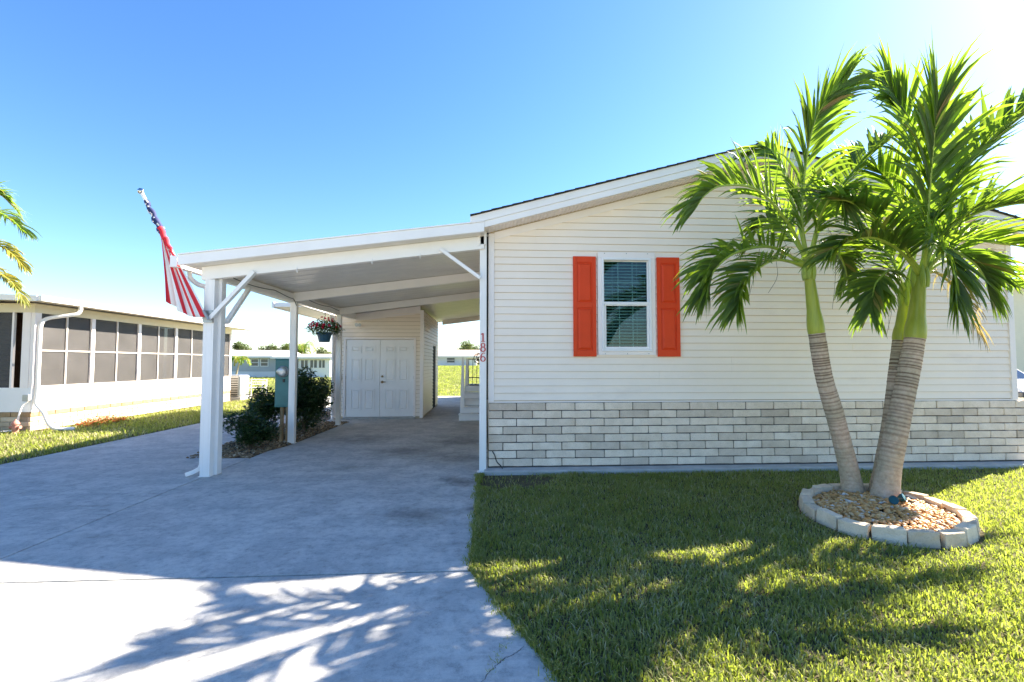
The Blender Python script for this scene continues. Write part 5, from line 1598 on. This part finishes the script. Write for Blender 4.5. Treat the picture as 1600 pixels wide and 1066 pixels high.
# ------------------------------------------------------------------ neighbour with the screened porch
def make_neighbour():
    X, Y0, Y1 = -9.90, 10.95, 19.05
    t = thing('screened_porch_house', 'long white house with dark screened porch on a tan block base', 'house', (X, Y0, 0))
    ZS0, ZS1, ZB = .95, 2.60, .42
    XL = X - 9.0
    # base of blocks, right side and front
    core = sub(MB().box(XL, X - .015, Y0 + .015, Y1, 0, ZB), 'base', 'tan_mortar', t)
    lib = {}
    rr = random.Random(9)
    org = off_of(core)
    h = ZB / 4
    for c in range(4):
        s = Y0 - (.2 if c % 2 else 0)
        while s < Y1 - .05:
            a = max(s, Y0); b_ = min(s + .40, Y1); l = round(b_ - a - .012, 3)
            if l > .05:
                key = (l, rr.randrange(3), c == 3)
                if key not in lib: lib[key] = rough_block(l, h - .01, .06, hash(key) % 999, mat='tan_block' if c < 3 else 'conduit')
                put('block', lib[key], core, Vector((X + .004, a + .006, c * h + .005)) - org, (0, 0, R(90)))
            s += .40
        s = X - (.0 if c % 2 else .2)
        while s > X - 2.2:
            l = .388
            key = (l, rr.randrange(3), c == 3)
            if key not in lib: lib[key] = rough_block(l, h - .01, .06, hash(key) % 999, mat='tan_block' if c < 3 else 'conduit')
            put('block', lib[key], core, Vector((s - .40, Y0 - .006, c * h + .005)) - org)
            s -= .40
    # white lower panels, cream band above the screens
    sub(MB().box(X - .05, X, Y0 + .0, Y1, ZB + .002, ZS0), 'lower_panel', 'white_paint', t)
    sub(MB().box(XL, X - .051, Y0, Y0 + .05, ZB + .002, ZS0), 'lower_panel', 'white_paint', t)
    sub(MB().box(X - .06, X + .004, Y0 - .004, Y1, ZS1, 2.80).box(XL, X - .061, Y0 - .004, Y0 + .05, ZS1, 2.80), 'header_band', 'neighbour_cream', t)
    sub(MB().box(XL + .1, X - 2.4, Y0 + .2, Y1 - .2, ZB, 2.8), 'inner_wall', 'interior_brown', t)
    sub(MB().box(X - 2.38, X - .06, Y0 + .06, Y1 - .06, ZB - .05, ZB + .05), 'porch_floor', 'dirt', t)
    sub(MB().box(X - 2.38, X - .06, Y1 - .05, Y1, ZB, 2.8), 'end_wall', 'siding', t)
    ys = [Y0, 12.52, 14.13, 15.75, 17.40, Y1 - .0]
    for y in ys:
        sub(MB().box(X - .07, X + .012, y - .055 + (.055 if y == Y0 else 0) - (.06 if y == Y1 else 0), y + .055 + (.10 if y == Y0 else 0) - (.05 if y == Y1 else 0), ZS0 - .0, ZS1), 'post', 'white_trim', t, bevel=.004)
    for a, c in zip(ys[:-1], ys[1:]):
        a += .056 + (.10 if a == Y0 else 0); c -= .056
        mid = (a + c) / 2
        for (p, q) in ((a, mid - .018), (mid + .018, c)):
            s = sub(MB().box(X - .035, X - .031, p, q, ZS0 + .001, ZS1 - .001), 'screen_panel', 'screen_mesh', t)
            sub(MB().box(X - .045, X - .01, p, q, 1.755, 1.785), 'rail', 'frame_tan', s)
            sub(MB().box(X - .045, X - .01, p, q, ZS0 + .002, ZS0 + .03), 'rail', 'frame_tan', s)
        sub(MB().box(X - .05, X - .004, mid - .0175, mid + .0175, ZS0 + .001, ZS1 - .001), 'mullion', 'frame_tan', t)
    # front corner: post, dark gap, wide louvred screen
    sub(MB().box(X - .24, X - .072, Y0 - .008, Y0 + .07, ZS0, ZS1), 'post', 'white_trim', t, bevel=.004)
    sub(MB().box(X - .46, X - .42, Y0 - .004, Y0 + .05, ZS0, ZS1), 'mullion', 'white_trim', t)
    sub(MB().box(X - 1.55, X - .462, Y0 + .03, Y0 + .034, ZS0, ZS1), 'screen_panel', 'screen_mesh', t)
    for k in range(14):
        z = ZS0 + .05 + k * .112
        sub(MB().box(X - 1.54, X - .47, Y0 + .05, Y0 + .062, z, z + .095), 'louvre', 'frame_tan', t)
    sub(MB().box(X - 1.62, X - 1.552, Y0 - .006, Y0 + .06, ZS0, ZS1), 'post', 'white_trim', t)
    sub(MB().box(X - 4.5, X - 1.622, Y0 + .02, Y0 + .06, ZS0, ZS1), 'screen_panel', 'screen_mesh', t)
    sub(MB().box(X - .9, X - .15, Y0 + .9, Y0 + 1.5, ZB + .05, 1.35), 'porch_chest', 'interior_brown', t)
    # roof with gutter
    ov = .50
    m = MB().hexa([(X + ov, Y0 - ov, 2.82), (X + ov, Y1 + 1.4, 2.82), (XL, Y1 + 1.4, 3.12), (XL, Y0 - ov, 3.12), (X + ov, Y0 - ov, 2.90), (X + ov, Y1 + 1.4, 2.90), (XL, Y1 + 1.4, 3.20), (XL, Y0 - ov, 3.20)])
    rf = sub(m, 'roof', 'white_metal', t)
    sub(MB().box(X + ov - .002 + .004, X + ov + .09, Y0 - ov - .01, Y1 + 1.4, 2.80, 2.812).box(X + ov + .078, X + ov + .09, Y0 - ov - .01, Y1 + 1.4, 2.812, 2.915).box(X + ov + .003, X + ov + .0775, Y0 - ov - .01, Y0 - ov, 2.812, 2.91), 'gutter', 'white_metal', rf)
    m = MB().prism([(X + ov, Y0 - ov - .03, 2.79), (XL, Y0 - ov - .03, 3.09), (XL, Y0 - ov - .03, 3.21), (X + ov, Y0 - ov - .03, 2.91)], (0, .028, 0))
    sub(m, 'front_fascia', 'white_metal', rf)
    # downspout: elbow under the gutter, down the corner, kick-outs at the ground
    ds = [(X + ov + .04, 11.45, 2.80), (X + ov + .04, 11.45, 2.70), (X + ov - .02, 11.38, 2.60), (X + .15, 11.15, 2.50), (X + .06, 11.05, 2.38), (X + .05, 11.03, 2.1)]
    sub(MB().tube(catmull(ds, 30) + [Vector((X + .05, 11.03, .72))], .040, 8), 'downspout', 'white_metal', t, smooth=True)
    sub(MB().tube(catmull([(X + .05, 11.03, .76), (X + .08, 11.0, .58), (X + .25, 10.98, .40), (X + .38, 10.97, .16), (X + .52, 11.0, .05), (X + .80, 11.1, .035)], 30), .042, 10), 'drain_pipe', 'white_metal', t, smooth=True)
    sub(MB().tube(catmull([(X - .02, 10.90, .66), (X - .10, 10.86, .55), (X - .14, 10.84, .30), (X - .15, 10.82, .08), (X - .30, 10.78, .03), (X - .52, 10.74, .03)], 30), .018, 8), 'hose', 'white_metal', t, smooth=True)
    sub(MB().box(X - .12, X - .0, Y0 - .07, Y0 - .012, .66, .80), 'spigot_box', 'grey_metal', t, bevel=.006)
make_neighbour()

def ground_cover():
    r = random.Random(6)
    t = thing('flowering_plant', 'low red and green flowering plants along the porch base', 'plants', (-9.35, 12.0, 0))
    pts = []
    for _ in range(1500):
        y = r.uniform(11.55, 12.95); x = -9.38 + r.gauss(0, .10)
        pts.append((x, y, abs(r.gauss(.08, .07)) * (1 - abs(y - 12.2) / 1.2)))
    m = MB(); leaf_cloud(m, pts, .06, r)
    o = sub(m, 'foliage', 'ground_cover', t, rnd=True); tag(o, kind='stuff')
    h = thing('garden_ornament', 'small faded red hydrant ornament at the porch corner', 'ornament', (-9.98, 10.72, -.015))
    MB().lathe([(.075, 0), (.075, .03), (.055, .035), (.055, .19), (.07, .20), (.07, .22), (.05, .26), (.02, .285), (.012, .31)], (0, 0, 0), 14).build('body', 'hydrant_red', h, smooth=True)
    for s in (-1, 1):
        o = MB().lathe([(.03, 0), (.03, .04), (.036, .042), (.036, .055)], (0, 0, 0), 10).build('nozzle', 'hydrant_red', h, smooth=True)
        o.location = (s * .05, 0, .14); o.rotation_euler = (0, R(90 * s), 0)
ground_cover()

def yard_things():
    t = thing('air_conditioner', 'grey air conditioner unit at the far end of the porch', 'air conditioner', (-10.2, 20.0, 0))
    sub(MB().box(-10.65, -9.80, 19.6, 20.4, .12, 1.0), 'casing', 'grey_metal', t, bevel=.08)
    sub(MB().box(-10.7, -9.75, 19.55, 20.45, -.02, .118), 'pad', 'footing', t)
    for k in range(8):
        sub(MB().box(-10.55, -9.90, 19.588, 19.599, .2 + k * .09, .24 + k * .09), 'grille_slat', 'dark_metal', t)
    b = thing('garden_bench', 'small white metal garden bench on the lawn past the porch', 'bench', (-9.75, 20.9, 0))
    x0, x1, y0, y1 = -10.1, -9.45, 20.7, 21.1
    for x in (x0, x1):
        for y in (y0, y1):
            sub(MB().tube([(x, y, -.04), (x, y, .78 if y == y1 else .62)], .022, 8), 'leg', 'white_paint', b)
        sub(MB().tube([(x, y0, .62), (x, y1, .62)], .022, 8), 'arm', 'white_paint', b)
    sub(MB().box(x0, x1, y0, y1, .40, .44), 'seat', 'white_paint', b, bevel=.006)
    for z in (.56, .66, .76): sub(MB().tube([(x0, y1, z), (x1, y1, z)], .018, 8), 'back_rail', 'white_paint', b)
yard_things()

# ------------------------------------------------------------------ far houses, trees
def far_house(name, label, x0, x1, y, eave, ridge, wallmat, roofmat, wins, depth=7, skirt=.55, screens=False):
    t = thing(name, label, 'house', ((x0 + x1) / 2, y, -.05))
    sub(MB().box(x0, x1, y, y + depth, skirt, eave), 'wall', wallmat, t)
    sub(MB().box(x0 + .01, x1 - .01, y + .02, y + depth - .02, -.06, skirt - .002), 'skirting', 'far_white', t)
    m = MB().prism([(x0 - .4, y - .45, eave - .02), (x0 - .4, y + depth / 2, ridge), (x0 - .4, y + depth + .45, eave - .02), (x0 - .4, y + depth + .45, eave + .12), (x0 - .4, y + depth / 2, ridge + .15), (x0 - .4, y - .45, eave + .12)], (x1 - x0 + .8, 0, 0))
    sub(m, 'roof', roofmat, t)
    sub(MB().box(x0 - .42, x1 + .42, y - .49, y - .455, eave - .05, eave + .14), 'fascia', 'far_white', t)
    for (a, b_, c, d) in wins:
        w = sub(MB().box(a - .08, b_ + .08, y - .05, y - .002, c - .08, c).box(a - .08, b_ + .08, y - .05, y - .002, d, d + .08).box(a - .08, a, y - .05, y - .002, c, d).box(b_, b_ + .08, y - .05, y - .002, c, d), 'window', 'far_white', t)
        sub(MB().box(a, b_, y - .025, y - .004, c, d), 'pane', 'far_glass', w)
        if not screens: sub(MB().box(a, b_, y - .045, y - .026, (c + d) / 2 - .03, (c + d) / 2 + .03), 'bar', 'far_white', w)
        else: sub(MB().box((a + b_) / 2 - .04, (a + b_) / 2 + .04, y - .045, y - .026, c, d), 'bar', 'far_white', w)
    return t
paint('far_glass', (0.03, 0.06, 0.085), 0.12, 0.1, bumps=0, spec=0.6)
far_house('far_house', 'low grey house with two white framed windows across the far lawn', -34, -22.3, 52, 2.05, 2.75, 'far_grey', 'far_roof', [(-24.9, -24.2, 1.15, 1.85), (-23.9, -23.2, 1.15, 1.85), (-29, -28, 1.15, 1.85)])
far_house('far_house', 'white far house with dark screened windows behind the meter box', -21.9, -16.4, 51, 1.95, 2.3, 'far_white', 'far_roof', [(-20.3, -19.6, .95, 1.75), (-19.35, -18.65, .95, 1.75), (-18.4, -17.7, .95, 1.75), (-17.5, -16.9, .95, 1.75)], screens=True)
far_house('far_house', 'tan roofed far house behind the grass rise, seen past the steps', -9.0, -1.2, 62, 2.2, 3.1, 'far_white', 'tan_roof', [(-5, -4, 1.5, 2.1)], skirt=.9)

def tree(label, x, y, h, w, seed, n=1300, size=.26, sparse=False, zb=-.1):
    r = random.Random(seed)
    t = thing('tree', label, 'tree', (x, y, zb), 'trees on the skyline')
    st = MB(); fol = MB()
    st.tube(catmull([(x, y, zb), (x + r.uniform(-.1, .1), y, h * .35), (x + r.uniform(-.3, .3), y, h * .8)], 10), [.14 * (1 - i / 12) for i in range(10)], 7)
    pts = []
    nl = 9 if not sparse else 12
    for k in range(nl):
        a = r.uniform(0, 6.283); q = r.uniform(.15, .75) * w; z = h * r.uniform(.42, .9)
        c = Vector((x + q * math.cos(a), y + q * math.sin(a), z))
        st.tube([(x, y, z * .72), c.lerp(Vector((x, y, z)), .4), c], [.06, .04, .02], 5)
        rr_ = w * r.uniform(.28, .5) * (.7 if sparse else 1)
        for _ in range(n // nl):
            d = Vector((r.gauss(0, 1), r.gauss(0, 1), r.gauss(0, .75))).normalized() * r.random() ** .4 * rr_
            pts.append(c + d)
    leaf_cloud(fol, pts, size, r, aspect=.6)
    sub(st, 'trunk', 'bark', t, smooth=True)
    o = sub(fol, 'crown', 'tree_leaf', t, rnd=True); tag(o, kind='stuff')
TREES = [
    (-44.5, 78, 4.6, 1.3, True, 'thin bare looking pine just right of the porch end'),
    (-41.8, 78, 5.1, 1.2, True, 'tallest thin skyline tree left of the slim post'),
    (-39.0, 78, 4.7, 1.9, False, 'broad skyline tree above the grey far house'),
    (-35.5, 79, 3.9, 1.6, False, 'low round tree between the two far houses'),
    (-33.2, 80, 4.2, 1.5, False, 'round tree above the meter box top'),
    (-30.6, 79, 4.0, 1.9, False, 'bushy tree left of the slim post'),
    (-25.6, 78, 3.9, 1.8, False, 'bushy tree right of the slim post'),
    (-22.6, 79, 3.4, 1.4, True, 'sparse small tree near the shed corner'),
    (-3.6, 84, 5.0, 2.2, False, 'leafy tree behind the tan roof'),
    (-1.2, 82, 5.2, 2.4, False, 'leafy tree above the iron railing'),
    (1.5, 83, 4.6, 2.2, False, 'leafy tree hidden by the number post'),
]
for i, (x, y, h, w, sp, lb) in enumerate(TREES):
    tree(lb, x, y, h * (1.12 if x < -10 else 1), w * 1.25, 60 + i, 1100 if sp else 2200, .24 if sp else .32, sp)

def far_palm(label, x, y, h, rad, seed, up=.5, n=15):
    r = random.Random(seed)
    t = thing('palm_tree', label, 'palm tree', (x, y, -.05))
    sub(MB().tube(catmull([(x - .35, y, -.06), (x - .2, y, h * .4), (x, y, h)], 10), [.11, .10, .10, .09, .09, .08, .08, .08, .08, .07], 8), 'trunk', 'palm_trunk', t, smooth=True, rnd=True)
    for k in range(n):
        a = 6.283 * k / n + r.uniform(-.2, .2); e = r.uniform(-.2, up)
        c = Vector((x, y, h)); d = Vector((math.cos(a), math.sin(a), 0))
        p = [c, c + d * rad * .4 + Vector((0, 0, rad * (.35 + e * .5))), c + d * rad * .8 + Vector((0, 0, rad * (.25 + e * .6))), c + d * rad + Vector((0, 0, rad * (-.15 + e * .6)))]
        frond(t, p, (d.x * .3, d.y * .3, .9), .9, 20, seed * 50 + k, leafmat='yellow_leaf' if k % 3 == 0 else 'palm_leaf', nl=16, lw=.07, llen=rad * .42, droop=.9)
far_palm('small palm tree in front of the grey far house', -23.9, 47.5, 1.45, 1.0, 81)
far_palm('tall skyline palm directly behind the slim carport post', -28.6, 76, 3.2, 2.0, 82, 1.0)

# ------------------------------------------------------------------ right neighbour and the parked car
def right_side():
    t = thing('cream_house', 'cream house with a dark window beyond the right corner', 'house', (19.5, 16, -.05))
    m = MB().prism([(15.2, 16, -.05), (24, 16, -.05), (24, 16, 3.0), (19.6, 16, 4.35), (15.2, 16, 3.0)], (0, 12, 0))
    sub(m, 'wall', 'neighbour_pale', t)
    m = MB().prism([(14.8, 15.6, 2.9), (19.6, 15.6, 4.38), (24.4, 15.6, 2.9), (24.4, 15.6, 3.05), (19.6, 15.6, 4.54), (14.8, 15.6, 3.05)], (0, 13, 0))
    sub(m, 'roof', 'white_metal', t)
    for z0 in (.95, ):
        w = sub(MB().box(17.35, 17.45, 15.95, 15.998, 2.0, 3.1).box(18.15, 18.25, 15.95, 15.998, 2.0, 3.1).box(17.45, 18.15, 15.95, 15.998, 2.0, 2.08).box(17.45, 18.15, 15.95, 15.998, 3.02, 3.1).box(17.45, 18.15, 15.95, 15.998, 2.53, 2.57).box(17.78, 17.82, 15.955, 15.998, 2.08, 3.02), 'window', 'far_white', t)
        sub(MB().box(17.45, 18.15, 15.97, 15.996, 2.081, 3.019), 'pane', 'far_glass', w)
    # parked car, nose towards the street
    c = thing('parked_car', 'white parked car behind the right corner of the home', 'car', (13.9, 12.9, -.05))
    x0, x1, yb = 12.98, 14.82, 10.7
    prof = [(0, .42), (.05, .72), (.25, .90), (1.25, 1.05), (1.95, 1.08), (4.55, 1.08), (4.68, .95), (4.70, .45), (4.4, .32), (.3, .32)]
    body = sub(MB().prism([(x0, yb + a, z) for a, z in prof], (x1 - x0, 0, 0)), 'body', 'car_white', c, bevel=.05)
    cab = [(1.25, 1.04), (2.0, 1.64), (2.3, 1.74), (4.1, 1.74), (4.35, 1.66), (4.6, 1.06)]
    m = MB()
    vs = [(x0 + .05 + (.16 if z > 1.2 else 0), yb + a, z) for a, z in cab] + [(x1 - .05 - (.16 if z > 1.2 else 0), yb + a, z) for a, z in cab]
    n = len(cab)
    m.add(vs, [tuple(range(n)), tuple(range(n, 2 * n))[::-1]] + [(i, (i + 1) % n, n + (i + 1) % n, n + i) for i in range(n)])
    sub(m, 'cabin', 'car_white', body, bevel=.04)
    for s, xx in ((-1, x0), (1, x1)):
        for (a0, a1, b0, b1) in ((1.45, 2.75, 2.02, 2.75), (2.83, 3.65, 2.83, 3.65), (3.73, 4.45, 3.73, 4.25)):
            xb_ = xx - s * .046 + s * .006; xt = xx - s * .20 + s * .006
            w = MB().add([(xb_, yb + a0, 1.12), (xb_, yb + a1, 1.12), (xt, yb + b1, 1.62), (xt, yb + b0, 1.62), (xb_ - s * .02, yb + a0, 1.12), (xb_ - s * .02, yb + a1, 1.12), (xt - s * .02, yb + b1, 1.62), (xt - s * .02, yb + b0, 1.62)], [(0, 1, 2, 3), (7, 6, 5, 4), (0, 4, 5, 1), (1, 5, 6, 2), (2, 6, 7, 3), (3, 7, 4, 0)])
            sub(w, 'side_window', 'dark_glass_solid', c)
        for yy in (yb + .85, yb + 3.75):
            wl = sub(MB().lathe([(.22, -.11), (.33, -.10), (.34, 0), (.33, .10), (.22, .11)], (xx - s * .10, yy, .33), 24, 'X'), 'wheel', 'tyre', c, smooth=True)
            sub(MB().lathe([(.05, -.012), (.21, -.006), (.21, .006), (.05, .012)], (xx - s * .10 + s * .112, yy, .33), 16, 'X'), 'rim', 'grey_metal', wl, smooth=True)
        sub(MB().box(xx - s * .05 - .20, xx - s * .05 + .20, yb - .02, yb + .10, .66, .80), 'headlight', 'dark_glass_solid', c, bevel=.02)
        sub(MB().box(min(xx, xx + s * .18), max(xx, xx + s * .18), yb + 1.5, yb + 1.62, 1.10, 1.24), 'mirror', 'car_white', c, bevel=.03)
    ws = MB().add([(x0 + .14, yb + 1.28, 1.08), (x1 - .14, yb + 1.28, 1.08), (x1 - .30, yb + 1.96, 1.62), (x0 + .30, yb + 1.96, 1.62), (x0 + .14, yb + 1.30, 1.07), (x1 - .14, yb + 1.30, 1.07), (x1 - .30, yb + 1.98, 1.61), (x0 + .30, yb + 1.98, 1.61)], [(0, 1, 2, 3), (7, 6, 5, 4), (0, 4, 5, 1), (1, 5, 6, 2), (2, 6, 7, 3), (3, 7, 4, 0)])
    sub(ws, 'windscreen', 'dark_glass_solid', c)
paint('neighbour_pale', (0.74, 0.68, 0.55), 0.6, 0.04)
paint('dark_glass_solid', (0.01, 0.03, 0.06), 0.06, 0.1, bumps=0, spec=0.9)
right_side()
